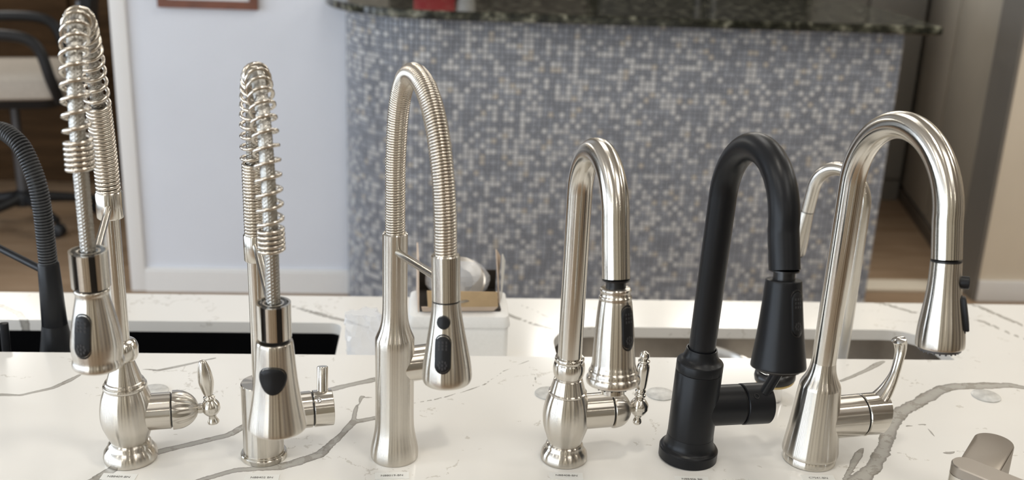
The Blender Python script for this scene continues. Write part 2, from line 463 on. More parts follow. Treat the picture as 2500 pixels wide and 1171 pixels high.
def tile_at(c, r, rng):
    s = (c + .5) * TP; z = BZ - (r + .5) * TP
    if s < flat:
        x = BX1 - s; M = Matrix.Translation((x, BY, z))
    else:
        a = (s - flat) / CR
        M = Matrix.Translation((BX0 + CR - CR * math.sin(a), BY + CR - CR * math.cos(a), z)) @ Matrix.Rotation(-a, 4, 'Z')
    return M @ Matrix.Rotation(R(rng.uniform(-1.6, 1.6)), 4, 'X') @ Matrix.Rotation(R(rng.uniform(-1.6, 1.6)), 4, 'Z')
rng = random.Random(3)
inv = Matrix.Translation(bar.location).inverted()
for r in range(nrow):
    for c in range(ncol):
        k = rng.choices(range(6), TILE_W)[0]; M = tile_at(c, r, rng)
        if r < 5 and 18 <= c < 78:
            o = bpy.data.objects.new('mosaic_tile', tmeshes[k]); COL.objects.link(o); o.parent = bar; o.matrix_local = inv @ M; single += 1
        else:
            rest.add(TV, TF, None, M, k)
# tiles on the right end of the bar
for r in range(nrow):
    for c in range(12):
        k = rng.choices(range(6), TILE_W)[0]
        M = Matrix.Translation((BX1, BY + (c + .5) * TP, BZ - (r + .5) * TP)) @ Matrix.Rotation(R(90), 4, 'Z')
        rest.add(TV, TF, None, M, k)
o = bchild(rest, 'mosaic_tiles', TILES, smooth=False, recalc=False); tag(o, kind='stuff')
top = MB(); oo = bar_outline(.075, 28, .095)
ins = bar_outline(.069, 28, .089)
top.rings([[(x, y, z) for x, y in pl] for pl, z in ((ins, BZ), (oo, BZ + .005), (oo, BZ + .025), (ins, BZ + .030))])
bchild(top, 'granite_top', GRANITE, angle=30)

# things on and behind the bar
rb = MB().box(-.075, .075, -.05, .05, 0, .11).build('red_box', RED, bevel=.006); rb.location = (-.02, 3.98, BZ + .030)
tag(rb, 'red box standing on the dark granite bar top', 'box')
cp = MB().lathe([(.028, 0), (.031, .01), (.036, .09), (.038, .1), (.035, .1), (.033, .09), (.026, .006)], 28).build('paper_cup', CUPW)
cp.location = (.095, 3.92, BZ + .030); tag(cp, 'white cup beside the red box on the bar', 'cup')
def big(name, x0, x1, y0, y1, z0, z1, m, label, cat, parts=()):
    e = empty(name, ((x0 + x1) / 2, y0, z0)); tag(e, label, cat)
    w, h = (x1 - x0), z1 - z0
    MB().box(-w / 2, w / 2, 0, y1 - y0, 0, h).build('carcass', m, e, bevel=.006)
    for n, a, b_, c, d, t, mm in parts:
        MB().box(a * w - w / 2, b_ * w - w / 2, -t, 0, c * h, d * h).build(n, mm, e, bevel=.003)
    return e
big('refrigerator', .78, 1.82, 5.3, 6.0, FLOOR, .95, BLACKAPP, 'large black refrigerator standing behind the mosaic bar', 'refrigerator',
    [('door', .01, .49, .02, .98, .03, BLACKAPP), ('door', .51, .99, .02, .98, .03, BLACKAPP), ('handle', .45, .47, .3, .8, .06, GREYMET), ('handle', .53, .55, .3, .8, .06, GREYMET)])
big('tall_cabinet', 1.86, 2.49, 5.4, 6.1, FLOOR, 1.2, GREYAPP, 'tall grey cabinet to the right of the black refrigerator', 'cabinet',
    [('door', .02, .49, .06, .98, .02, GREYAPP), ('door', .51, .98, .06, .98, .02, GREYAPP)])
big('low_cabinet', -.25, .74, 5.35, 6.0, FLOOR, .55, DARKP, 'dark brown low cabinet left of the black refrigerator', 'cabinet',
    [('door', .02, .49, .06, .98, .02, DARKP), ('door', .51, .98, .06, .98, .02, DARKP)])

# ------------------------------------------------------------------ picture on the white wall
pf = empty('framed_picture', (-.825, YW - .001, .155)); tag(pf, 'picture in a reddish brown wooden frame on the white wall', 'picture')
fw_, fh_, t = .35, .42, .028
w = MB()
w.box(-fw_ / 2, fw_ / 2, -.022, 0, 0, t).box(-fw_ / 2, fw_ / 2, -.022, 0, fh_ - t, fh_)
w.box(-fw_ / 2, -fw_ / 2 + t, -.022, 0, t, fh_ - t).box(fw_ / 2 - t, fw_ / 2, -.022, 0, t, fh_ - t)
w.build('frame', WOODR, pf, smooth=False)
MB().box(-fw_ / 2 + t, fw_ / 2 - t, -.008, 0, t, fh_ - t).build('mat_board', MATW, pf, smooth=False)
MB().box(-fw_ / 2 + t + .05, fw_ / 2 - t - .05, -.0095, -.008, t + .05, fh_ - t - .05).build('print', ARTC, pf, smooth=False)

# ------------------------------------------------------------------ office seen through the opening on the left
big('wooden_bookcase', -3.3, -1.30, 5.45, 6.15, FLOOR, .75, DESKM, 'dark brown wooden cupboard behind the office chair', 'cupboard',
    [('door', .02, .245, .05, .96, .022, DESKM), ('door', .26, .49, .05, .96, .022, DESKM), ('door', .51, .74, .05, .96, .022, DESKM), ('door', .755, .98, .05, .96, .022, DESKM),
     ('handle', .22, .235, .45, .55, .04, GREYMET), ('handle', .765, .78, .45, .55, .04, GREYMET)])
ch = empty('office_chair', (-1.87, 4.78, FLOOR), 12)
tag(ch, 'office chair with beige seat, black arms and black castor base', 'chair')
sw = [(p[0], p[1]) for p in rrect(-.26, .26, -.26, .27, .10)]
def scaled(pl, k): return [(x * k, y * k) for x, y in pl]
c = MB(); c.rings([[(x, y, z) for x, y in scaled(sw, k)] for k, z in ((.90, .60), (1.0, .615), (1.02, .65), (.99, .69), (.90, .71), (.5, .715))])
c.build('seat', SEAT, ch)
MB().rings([[(x, y, z) for x, y in scaled(sw, k)] for k, z in ((.5, .555), (.86, .565), (.93, .60), (.88, .605))]).build('seat_shell', CHAIRB, ch)
bk = catmull([(.24, 0, .60), (.31, 0, .68), (.33, 0, .80), (.35, 0, 1.0), (.40, 0, 1.22)], 6)
rings = []
for i, p in enumerate(bk):
    hw = .10 + .14 * min(1, i / 6)
    rings.append([(p.x + .02, -hw, p.z), (p.x - .025, -hw * .8, p.z), (p.x - .03, 0, p.z), (p.x - .025, hw * .8, p.z), (p.x + .02, hw, p.z), (p.x + .03, 0, p.z)])
MB().rings(rings).build('backrest', CHAIRB, ch)
for sgn in (-1, 1):
    MB().tube(catmull([(.22, sgn * .24, .60), (.20, sgn * .30, .70), (.16, sgn * .31, .84), (.06, sgn * .31, .885), (-.16, sgn * .31, .88), (-.21, sgn * .31, .83), (-.19, sgn * .30, .70), (-.12, sgn * .24, .60)], 8), .023, 12).build('armrest', CHAIRB, ch)
MB().lathe([(.028, .12), (.028, .36), (.02, .36), (.02, .56)], 20).build('gas_lift', GREYMET, ch)
MB().lathe([(.05, .08), (.055, .10), (.05, .14), (.03, .15)], 20).build('hub', CHAIRB, ch)
for i in range(5):
    a = R(72 * i + 14); cx, cy = math.cos(a), math.sin(a)
    MB().tube([(cx * .03, cy * .03, .115), (cx * .18, cy * .18, .095), (cx * .31, cy * .31, .075)], [.028, .022, .016], 10).build('base_leg', CHAIRB, ch)
    M = Matrix.Translation((cx * .31, cy * .31, .03)) @ Matrix.Rotation(a + .5, 4, 'Z') @ Matrix.Rotation(R(90), 4, 'X')
    MB().lathe([(.022, -.025), (.03, -.02), (.03, -.006), (.012, -.005), (.012, .005), (.03, .006), (.03, .02), (.022, .025)], 20, M).build('castor', CHAIRB, ch)

# ------------------------------------------------------------------ worktops
def vein_attr(o, veins):
    me = o.data; at = me.attributes.new('vein', 'FLOAT', 'POINT'); n = len(me.vertices)
    co = np.empty(n * 3); me.vertices.foreach_get('co', co); co = co.reshape(-1, 3); x, y = co[:, 0], co[:, 1]
    best = np.full(n, 6.0)
    for width, pts in veins:
        for (ax, ay, aw), (bx, by, bw) in zip(pts, pts[1:]):
            dx, dy = bx - ax, by - ay; tt = np.clip(((x - ax) * dx + (y - ay) * dy) / (dx * dx + dy * dy), 0, 1)
            best = np.minimum(best, np.hypot(x - ax - tt * dx, y - ay - tt * dy) / np.maximum(1e-4, (aw + (bw - aw) * tt) * width))
    at.data.foreach_set('value', best)

# each vein: half width in metres, then (x, y, relative width) along it
VEINS_FRONT = [
    (0.0062, [(-0.3735, 0.9973, 1), (-0.3596, 1.0206, 1), (-0.3394, 1.0553, 1), (-0.3074, 1.0794, 0.8), (-0.2737, 1.0989, 0.8), (-0.237, 1.1191, 0.9), (-0.2235, 1.1389, 0.8), (-0.1935, 1.1814, 0.6), (-0.1654, 1.2223, 0.7), (-0.1393, 1.2318, 0.9), (-0.1098, 1.2496, 0.9), (-0.0747, 1.268, 0.9), (-0.0535, 1.2805, 0.3)]),
    (0.0062, [(-0.2685, 0.9972, 1.0), (-0.2442, 1.0232, 0.9), (-0.216, 1.0401, 0.7), (-0.1646, 1.0488, 1.1), (-0.1287, 1.0729, 1.1), (-0.1121, 1.1064, 0.9), (-0.0958, 1.151, 0.7), (-0.0696, 1.1626, 0.7), (-0.0487, 1.1702, 0.2)]),
    (0.003, [(-0.0958, 1.151, 0.8), (-0.0955, 1.1792, 0.9), (-0.0904, 1.2188, 0.8), (-0.0741, 1.2133, 0.5)]),
    (0.004, [(-0.5589, 1.2117, 0.8), (-0.532, 1.2176, 0.7), (-0.5063, 1.2168, 0.6), (-0.4749, 1.2374, 0.9), (-0.4617, 1.2584, 1.0), (-0.4517, 1.28, 0.4)]),
    (0.0026, [(-0.3852, 1.2946, 0.4), (-0.3591, 1.2889, 1), (-0.3298, 1.3056, 1), (-0.293, 1.3293, 0.6)]),
    (0.0095, [(0.4486, 0.9882, 1), (0.4786, 1.021, 1), (0.5068, 1.0494, 1), (0.5353, 1.0925, 0.9), (0.571, 1.1525, 1), (0.5928, 1.1819, 1), (0.6456, 1.2234, 1), (0.6773, 1.2489, 1), (0.7019, 1.2578, 0.9), (0.751, 1.2622, 0.9), (0.783, 1.2626, 0.7), (0.8155, 1.2483, 0.8)]),
    (0.0045, [(0.5478, 1.2716, 0.5), (0.5651, 1.2831, 0.6), (0.5978, 1.3068, 0.7), (0.6187, 1.3243, 1), (0.6332, 1.3354, 0.5)]),
    (0.005, [(0.4611, 1.021, 0.3), (0.4861, 1.0575, 0.8), (0.4981, 1.0761, 1), (0.5102, 1.0924, 0.4)]),
    (0.0016, [(-0.0296, 1.1994, 0.3), (0.0009, 1.2109, 0.8), (0.0216, 1.2225, 0.6), (0.0644, 1.2521, 0.8), (0.0935, 1.2955, 0.5), (0.1291, 1.3284, 0.6)]),
    (0.0016, [(0.1211, 1.296, 0.3), (0.1366, 1.2837, 0.8), (0.1282, 1.2471, 0.5)]),
    (0.0018, [(0.5847, 1.1463, 0.3), (0.6134, 1.1518, 0.8), (0.6082, 1.1056, 0.4)]),
    (0.0022, [(0.5992, 1.0803, 0.5), (0.6122, 1.0813, 1.2), (0.6245, 1.0862, 0.3)]),
]
VEINS_LOW = [
    (0.0075, [(-0.8258, 1.839, 0.8), (-0.776, 1.821, 0.8), (-0.7361, 1.7897, 1), (-0.6971, 1.7394, 0.8), (-0.6464, 1.6715, 0.6)]),
    (0.0055, [(-0.2804, 1.8467, 0.4), (-0.2396, 1.8181, 0.9), (-0.1921, 1.7867, 1), (-0.1538, 1.7652, 0.8), (-0.1157, 1.7368, 0.5)]),
    (0.0022, [(-0.4965, 1.8991, 0.8), (-0.4568, 1.8734, 0.8), (-0.3817, 1.8718, 0.4)]),
    (0.005, [(0.1171, 1.8492, 0.4), (0.1336, 1.8039, 1), (0.1756, 1.763, 0.9), (0.2104, 1.7398, 0.7), (0.238, 1.7242, 0.4)]),
    (0.0025, [(0.1453, 1.8706, 0.5), (0.1879, 1.8212, 0.9), (0.2277, 1.7644, 0.4)]),
    (0.005, [(0.8266, 1.9036, 0.4), (0.8749, 1.8794, 0.9), (0.9151, 1.8389, 1), (0.965, 1.8241, 0.5)]),
    (0.0055, [(1.0331, 1.8995, 0.7), (1.0617, 1.8726, 1), (1.0801, 1.8274, 0.9), (1.1027, 1.7783, 0.9), (1.1296, 1.7131, 0.8)]),
    (0.0045, [(0.9978, 1.825, 0.5), (1.032, 1.796, 0.9), (1.0582, 1.7391, 0.9), (1.0936, 1.6764, 0.8)]),
    (0.002, [(0.6467, 1.7758, 0.4), (0.6657, 1.7629, 0.8), (0.6832, 1.7464, 0.3)]),
]
FX0, FX1, FY0, FY1 = -1.0, 1.25, .80, 1.3425
nx, ny = 500, 150
g = MB(); V = [(FX0 + (FX1 - FX0) * i / nx, FY0 + (FY1 - FY0) * j / ny, 0) for j in range(ny + 1) for i in range(nx + 1)]
F = [(j * (nx + 1) + i, j * (nx + 1) + i + 1, (j + 1) * (nx + 1) + i + 1, (j + 1) * (nx + 1) + i) for j in range(ny) for i in range(nx)]
nb = len(V); V += [(FX0, FY0, -.03), (FX1, FY0, -.03), (FX1, FY1, -.03), (FX0, FY1, -.03)]
c0, c1, c2, c3 = 0, nx, (ny + 1) * (nx + 1) - 1, ny * (nx + 1)
F += [[nb + 3, nb + 2, nb + 1, nb], [nb, nb + 1] + list(range(nx, -1, -1)), [nb + 2, nb + 3] + [ny * (nx + 1) + i for i in range(nx + 1)],
      [nb + 1, nb + 2] + [j * (nx + 1) + nx for j in range(ny, -1, -1)], [nb + 3, nb] + [j * (nx + 1) for j in range(ny + 1)]]
g.add(V, F); fs = g.build('display_worktop', QUARTZ, smooth=False)
vein_attr(fs, VEINS_FRONT)
tag(fs, 'cream veined quartz ledge on which the row of faucets stands', 'worktop')
struct(MB().box(FX0 + .02, FX1 - .02, 1.12, 1.335, FLOOR, -.03).build('wall_island', WHITEWALL, smooth=False))

LZ = -.13; LT = .02; LY1 = 1.886
SINK_B = (-1.0, -.163, 1.42, 1.757, .022)               # black sink cut-out (x0,x1,y0,y1,corner)
SINK_S = (.205, .895, 1.42, 1.752, .075)
def holed_slab(name, outer, holes, z0, z1, m, step=.009):
    cu = bpy.data.curves.new(name, 'CURVE'); cu.dimensions = '2D'; cu.fill_mode = 'BOTH'; cu.extrude = (z1 - z0) / 2
    for pl in [outer] + holes:
        sp = cu.splines.new('POLY'); sp.points.add(len(pl) - 1); sp.use_cyclic_u = True
        for p, (x, y) in zip(sp.points, pl): p.co = (x, y, 0, 1)
    co = bpy.data.objects.new(name, cu); COL.objects.link(co)
    bpy.context.view_layer.update()
    me = bpy.data.meshes.new_from_object(co.evaluated_get(bpy.context.evaluated_depsgraph_get()))
    bpy.data.objects.remove(co); bpy.data.curves.remove(cu)
    bm = bmesh.new(); bm.from_mesh(me); bmesh.ops.remove_doubles(bm, verts=bm.verts, dist=1e-5)
    xs = [v.co.x for v in bm.verts]; ys = [v.co.y for v in bm.verts]
    for ax, lo, hi in ((0, min(xs), max(xs)), (1, min(ys), max(ys))):
        k = int((hi - lo) / step)
        for i in range(1, k + 1):
            n = Vector((1, 0, 0)) if ax == 0 else Vector((0, 1, 0))
            bmesh.ops.bisect_plane(bm, geom=bm.verts[:] + bm.edges[:] + bm.faces[:], plane_co=n * (lo + i * step), plane_no=n, dist=1e-6)
    bmesh.ops.recalc_face_normals(bm, faces=bm.faces)
    for v in bm.verts: v.co.z += (z0 + z1) / 2
    bm.to_mesh(me); bm.free(); me.materials.clear(); me.materials.append(m); me.name = name
    me.polygons.foreach_set('use_smooth', [True] * len(me.polygons)); me.set_sharp_from_angle(angle=R(30))
    o = bpy.data.objects.new(name, me); COL.objects.link(o); return o
ls = holed_slab('sink_worktop', [(-1.25, 1.345), (1.4, 1.345), (1.4, LY1), (-1.25, LY1)],
                [rrect(*SINK_B), rrect(*SINK_S)], LZ - LT, LZ, QUARTZ)
vein_attr(ls, VEINS_LOW)
tag(ls, 'lower cream quartz worktop with two sink cut-outs behind the faucet ledge', 'worktop')
cb = empty('sink_cabinet', (0, 1.6, FLOOR)); tag(cb, 'white base cabinet under the lower sink worktop', 'cabinet')
for n, b_ in (('back_panel', (-1.2, 1.35, -.245, -.227)), ('front_panel', (-1.2, 1.35, .25, .268)), ('side_panel', (-1.2, -1.18, -.227, .25)), ('side_panel', (1.33, 1.35, -.227, .25))):
    MB().box(b_[0], b_[1], b_[2], b_[3], 0, LZ - LT - FLOOR).build(n, TRIMW, cb, smooth=False)

def basin(name, x0, x1, y0, y1, r, depth, m, label, over=.008, wall=.006):
    e = empty(name, ((x0 + x1) / 2, (y0 + y1) / 2, LZ - LT - depth)); tag(e, label, 'sink')
    cx, cy = (x0 + x1) / 2, (y0 + y1) / 2
    def ring(g_, z, rr): return [(x - cx, y - cy, z) for x, y in rrect(x0 - g_, x1 + g_, y0 - g_, y1 + g_, rr)]
    b = MB(); t = depth
    b.rings([ring(over + .012, t - .0015, r + .02), ring(over, t - .0015, r + over), ring(over, t - .008, r + over), ring(over - .006, .03, r), ring(-.02, .006, r), ring(-.12, .004, r),
             ], (False, True))
    b.rings([ring(over + .012, t - .0015, r + .02), ring(over + .012, t - .006, r + .02), ring(over + wall, t - .01, r + over), ring(over, .02, r), ring(-.03, 0, r)], (False, True))
    b.build('bowl', m, e, angle=50, recalc=True)
    return e
sb = basin('black_sink', *SINK_B, .20, BLACKSINK, 'black undermount sink at the left behind the faucet ledge', over=-.002)
ss = basin('steel_sink', *SINK_S, .19, STEEL_SINK, 'stainless steel undermount sink at the right behind the faucet ledge')
# curved divider between the two bowls of the steel sink
cx_, cy_ = (SINK_S[0] + SINK_S[1]) / 2, (SINK_S[2] + SINK_S[3]) / 2
pl = catmull([(.500, 1.742, 0), (.520, 1.725, 0), (.541, 1.700, 0), (.555, 1.665, 0), (.560, 1.620, 0), (.560, 1.50, 0), (.560, 1.43, 0)], 5)
dv = MB(); rg_ = []
zt = -.158 - (LZ - LT - .19)
for i, p in enumerate(pl):
    a = pl[max(0, i - 1)]; b_ = pl[min(len(pl) - 1, i + 1)]; t_ = (b_ - a).normalized(); n_ = Vector((-t_.y, t_.x, 0))
    rg_.append([(p.x - cx_ + n_.x * o_, p.y - cy_ + n_.y * o_, z_) for o_, z_ in ((-.012, .0045), (.012, .0045), (.008, zt - .008), (.003, zt), (-.003, zt), (-.008, zt - .008))])
dv.rings(rg_).build('divider', STEEL_SINK, ss)

# ------------------------------------------------------------------ faucet building blocks
def coil(path, pitch, radius, wire, n=8, per=18, phase=0.0):
    """helix round a planar path; pitch(t) and radius(t) over the path's length 0..1"""
    P = resample(path, .0005); m = len(P); pts = []; ph = phase; acc = 0; dphi = 2 * math.pi / per
    X = Vector((1, 0, 0)); L = m * .0005; nxt = 0
    for i in range(m):
        T = (P[min(m - 1, i + 1)] - P[max(0, i - 1)]).normalized(); Nn = T.cross(X).normalized()
        a0 = ph; a1 = ph + 2 * math.pi * .0005 / pitch(i / m)
        while nxt <= a1:
            f_ = (nxt - a0) / (a1 - a0); c = P[i] + T * .0005 * f_; rr = radius(i / m)
            pts.append(c + X * math.cos(nxt) * rr + Nn * math.sin(nxt) * rr); nxt += dphi
        ph = a1
    return MB().tube(pts, wire, n)

def braid_hose(path, r, n=54, cols=9):
    P = resample(path, .0007); rings = []; X = Vector((1, 0, 0)); m = len(P); s = 0
    for i in range(m):
        T = (P[min(m - 1, i + 1)] - P[max(0, i - 1)]).normalized(); Nn = T.cross(X).normalized(); ring = []
        s = i * .0007
        for j in range(n):
            u = j / n; k = abs(((u * cols) % 1.0) - .5)
            h = abs(math.sin(math.pi * (s / .0032 + k * 1.7)))
            rr = r - .0007 + .0009 * h - (.0003 if k < .06 or k > .44 else 0)
            ring.append(P[i] + X * math.cos(2 * math.pi * u) * rr + Nn * math.sin(2 * math.pi * u) * rr)
        rings.append(ring)
    return MB().rings(rings)

def head_matrix(p0, p1):            # origin at joint p0, +Z up along the spray axis
    a = Vector((0, -p0[0], p0[1])); b_ = Vector((0, -p1[0], p1[1])); d = (a - b_).normalized()
    x = Vector((1, 0, 0)); y = d.cross(x)
    M = Matrix((x, y, d)).transposed().to_4x4(); M.translation = a
    return M

def dots(prof, az, zc, w, h, M, lift):
    b = MB(); q = w * .055
    def dot(u, v):
        z = zc + v; r = interp(prof, z); a = az + u / r; p = Vector(((r + lift) * math.sin(a), -(r + lift) * math.cos(a), z))
        m4 = Matrix.Translation(p) @ Matrix.Rotation(a, 4, 'Z')
        b.box(-q, q, -.00025, .0006, -q * 1.6, q * 1.6, M @ m4)
    for i in range(3):
        for j in range(3): dot((i - 1) * w * .22, h * (.33 - .09 * j))
    for k in range(8): dot(math.cos(k * math.pi / 4) * w * .24, -h * .29 + math.sin(k * math.pi / 4) * w * .24)
    dot(0, -h * .29)
    return b

def pill(root, prof, az, zc, w, h, M, name='spray_button', proud=.0016, icons=True, outline=None):
    ol = outline or stadium(w, h)
    bz = on_surface(ol, prof, az, zc, [(1.10, -.001), (1.10, .0004), (1.04, .0006), (1.0, -.0002)], M).build('button_bezel', BLACKG, root)
    bt = on_surface(ol, prof, az, zc, [(.98, -.0015), (.98, proud * .7), (.93, proud), (.6, proud * 1.05), (.1, proud * 1.05)], M).build(name, BUTTON, root)
    if icons: dots(prof, az, zc, w, h, M, proud).build('icon_dots', ICON, bt, smooth=False)
    return bt

def aerator(root, r, z, M, m=BLACKG, name='aerator', teeth=0):
    b = MB().lathe([(r * .98, z + .002), (r, z), (r * .97, z - .003), (r * .4, z - .0035)], 36, M, (False, True))
    for k in range(teeth):
        a = 2 * math.pi * k / teeth
        b.lathe([(.0009, z - .0048), (.0009, z - .0025)], 8, M @ Matrix.Translation((math.cos(a) * r * .84, math.sin(a) * r * .84, 0)))
    return b.build(name, m, root)

def dock_collar(root, r, z0, z1, M, azf):
    """split docking collar: a C sleeve, a middle tongue and the dark core between them"""
    def sector(a0, a1, ro, ri, n):
        pl = []
        for i in range(n + 1):
            a = a0 + (a1 - a0) * i / n; pl.append((ro * math.sin(a), -ro * math.cos(a)))
        for i in range(n, -1, -1):
            a = a0 + (a1 - a0) * i / n; pl.append((ri * math.sin(a), -ri * math.cos(a)))
        return pl
    MB().prism(sector(azf + R(37), azf + R(323), r, r * .86, 44), z0 + .003, z1, M).build('docking_sleeve', NICKEL_S, root, angle=30)
    MB().prism(sector(azf + R(-18), azf + R(18), r * .985, r * .80, 10), z0 + .003, z1 - .0012, M).build('docking_tongue', NICKEL_S, root, angle=30)
    MB().lathe([(r * .85, z0 + .001), (r * .85, z1 - .002), (r * .62, z1 - .002)], 40, M).build('collar_core', BLACKG, root)
    MB().lathe([(r * .62, z1 - .004), (r * .62, z1 - .0005), (r * .50, z1 - .0005), (r * .50, z1 - .004)], 36, M).build('collar_ring', NICKEL_S, root)

def hub(root, z, r, x0, x1, name='valve_body', m=None):
    M = Matrix.Translation((0, 0, z)) @ Matrix.Rotation(R(90), 4, 'Y')
    fil = r * .32
    prof = [(r + .001, x0 - .02), (r, x0), (r, x1 - .0008), (r - .0008, x1)]
    return MB().lathe(prof, 48, M).build(name, m or NICKEL, root)

def xlathe(prof, z, n=48, dy=0):
    return MB().lathe(prof, n, Matrix.Translation((0, dy, z)) @ Matrix.Rotation(R(90), 4, 'Y'))

GRP = 'faucets lined up on the quartz ledge'

# ---- faucet 1: tall open-spring faucet with a vase body
f = empty('spring_faucet', (-.3336, 1.0668, 0), 10.5)
tag(f, 'tallest brushed nickel spring faucet with vase body and pointed lever, left end of the row', 'faucet', GRP)
MB().lathe([(.0275, 0), (.0285, .0015), (.0290, .005), (.0278, .011), (.0245, .0155), (.0226, .017), (.0228, .020), (.0212, .0218), (.0195, .024)], 64).build('base_flange', NICKEL, f, angle=60)
MB().lathe(smooth_prof([(.0200, .0235), (.0232, .032), (.0270, .042), (.0285, .052), (.0280, .064), (.0258, .076), (.0222, .0865)], 5), 64, caps=(True, True)).build('vase_body', NICKEL, f)
MB().lathe([(.0215, .086), (.0228, .0872), (.0232, .089), (.0228, .0908), (.0205, .0915), (.0212, .0932), (.0205, .095), (.0188, .0956), (.0115, .119)], 64).build('upper_cone', NICKEL, f, angle=30)
MB().lathe(smooth_prof([(.0105, .1185), (.0145, .121), (.0168, .126), (.0172, .131), (.0168, .136), (.0145, .141), (.0098, .1435)], 4), 48).build('bead', NICKEL_S, f)
MB().lathe([(.0090, .142), (.0090, .283)], 40).build('pole', NICKEL_S, f)
MB().lathe([(.0128, .2795), (.0135, .281), (.0135, .306), (.0125, .3075)], 48).build('spring_sleeve', NICKEL_S, f)
arc1 = catmull(sz([(0, .306), (.003, .335), (.014, .375), (.030, .415), (.052, .458), (.085, .488), (.120, .490), (.150, .465), (.166, .425), (.171, .385), (.172, .352), (.172, .30)]), 14)
Lp = [0]
for a, b_ in zip(arc1, arc1[1:]): Lp.append(Lp[-1] + (b_ - a).length)
TOT = Lp[-1]
spring_path = [p for p in arc1 if not (p.z < .3735 and p.y < -.1)]
SL = Lp[len(spring_path) - 1]
def pit1(t):
    s = t * SL
    return .0043 if s < .098 else (.0044 if s > SL - .024 else .0125)
coil(spring_path, pit1, lambda t: .0106 if t * SL < .098 else .0110, .0020).build('coil_spring', WIRE, f, angle=80)
braid_hose(arc1, .0064).build('braided_hose', BRAID, f, angle=80)
hm = head_matrix((.172, .303), (.172, .193))
MB().tube([(0, -.012, .292), (0, -.155, .281)], [.0036, .0036], 16).build('support_arm', NICKEL_S, f)
dock_collar(f, .0166, -.036, 0, hm, R(-12))
p1 = smooth_prof([(.0205, -.1105), (.0224, -.1085), (.0224, -.105), (.0214, -.101), (.0222, -.094), (.0222, -.085), (.0200, -.070), (.0172, -.056), (.0150, -.046), (.0142, -.0405), (.0150, -.0385), (.0150, -.036), (.0135, -.035)], 4)
MB().lathe(p1, 64, hm).build('spray_head', NICKEL, f, angle=50)
pill(f, p1, R(-26), -.0735, .0150, .0375, hm)
aerator(f, .0185, -.1085, hm)
hub(f, .055, .0203, .018, .0462)
xlathe([(.0185, .0462), (.0185, .0478)], .055).build('slit_ring', BLACKG, f)
dome = []
for i in range(16):
    t_ = i / 15; dome.append((.0218 * math.sqrt(1 - (t_ * .965) ** 2), .0478 + .0265 * t_))
b = MB(); ringsd = []
for r_, x_ in dome:
    ringsd.append([(x_, r_ * (1 + .025 * math.cos(16 * 2 * math.pi * j / 96) * min(1, (x_ - .0478) / .012)) * math.cos(2 * math.pi * j / 96), .055 + r_ * (1 + .025 * math.cos(16 * 2 * math.pi * j / 96) * min(1, (x_ - .0478) / .012)) * math.sin(2 * math.pi * j / 96)) for j in range(96)])
b.rings(ringsd).build('fluted_cap', NICKEL, f, angle=60)
xlathe([(.0052, .073), (.0058, .077), (.005, .080)], .0545, 24).build('neck', NICKEL_S, f)
lv = Matrix.Translation((.088, 0, .0545)) @ Matrix.Rotation(R(-6), 4, 'Y') @ Matrix.Rotation(R(4), 4, 'X')
MB().lathe(smooth_prof([(.001, -.0102), (.006, -.0085), (.0098, -.003), (.0102, .0), (.0098, .004), (.0065, .009), (.0048, .0105)], 4), 32, lv).build('ball_joint', NICKEL_S, f)
MB().lathe(smooth_prof([(.0042, .0105), (.0062, .012), (.0062, .0138), (.0040, .0155), (.0055, .019), (.0080, .030), (.0083, .038), (.0068, .049), (.0040, .058), (.0012, .0605)], 4), 32, lv).build('lever', NICKEL_S, f)
MB().lathe([(.0062, -.0195), (.0066, -.018), (.0050, -.015), (.0042, -.012), (.0046, -.009)], 24, lv).build('finial', NICKEL_S, f, angle=60)

# ---- faucet 2: open-spring faucet with a straight cylindrical body and trumpet spray
f = empty('spring_faucet', (-.1887, 1.0718, 0), 14.5)
tag(f, 'brushed nickel spring faucet with plain cylinder body and trumpet spray head with round black button', 'faucet', GRP)
MB().lathe([(.0248, 0), (.0254, .0006), (.0254, .0055), (.0248, .0063), (.0236, .0063), (.0236, .0080), (.0225, .0080)], 64).build('base_flange', NICKEL_S, f, angle=30)
MB().lathe([(.0222, .0075), (.0222, .0905), (.0214, .0915), (.0100, .0915)], 64).build('cylinder_body', NICKEL, f)
MB().lathe([(.0094, .0905), (.0094, .237)], 40).build('pole', NICKEL_S, f)
MB().lathe([(.0118, .2335), (.0125, .2345), (.0125, .2615), (.0118, .2625)], 48).build('spring_sleeve', NICKEL_S, f)
arc2 = catmull(sz([(0, .261), (.001, .30), (.004, .34), (.020, .390), (.050, .428), (.088, .444), (.124, .431), (.148, .403), (.162, .368), (.168, .335), (.170, .305), (.170, .245)]), 14)
Lp = [0]
for a, b_ in zip(arc2, arc2[1:]): Lp.append(Lp[-1] + (b_ - a).length)
sp2 = [p for p in arc2 if not (p.z < .2985 and p.y < -.1)]; SL2 = Lp[len(sp2) - 1]
def pit2(t):
    s = t * SL2
    return .0036 if s < .079 else (.0044 if s > SL2 - .022 else .0128)
coil(sp2, pit2, lambda t: .0096 if t * SL2 < .079 else .0110, .0018).build('coil_spring', WIRE, f, angle=80)
braid_hose(arc2, .0064).build('braided_hose', BRAID, f, angle=80)
hm = head_matrix((.170, .2525), (.170, .126))
MB().tube([(0, -.011, .252), (0, -.153, .240)], .0042, 16).build('support_arm', NICKEL_S, f)
dock_collar(f, .0158, -.0365, 0, hm, R(-15))
p2 = smooth_prof([(.0252, -.1265), (.0268, -.1255), (.0270, -.123), (.0258, -.115), (.0228, -.098), (.0203, -.080), (.0186, -.062), (.0176, -.048), (.0168, -.0395), (.0160, -.0375)], 4)
MB().lathe(p2, 64, hm).build('spray_head', NICKEL, f, angle=50)
tri = []
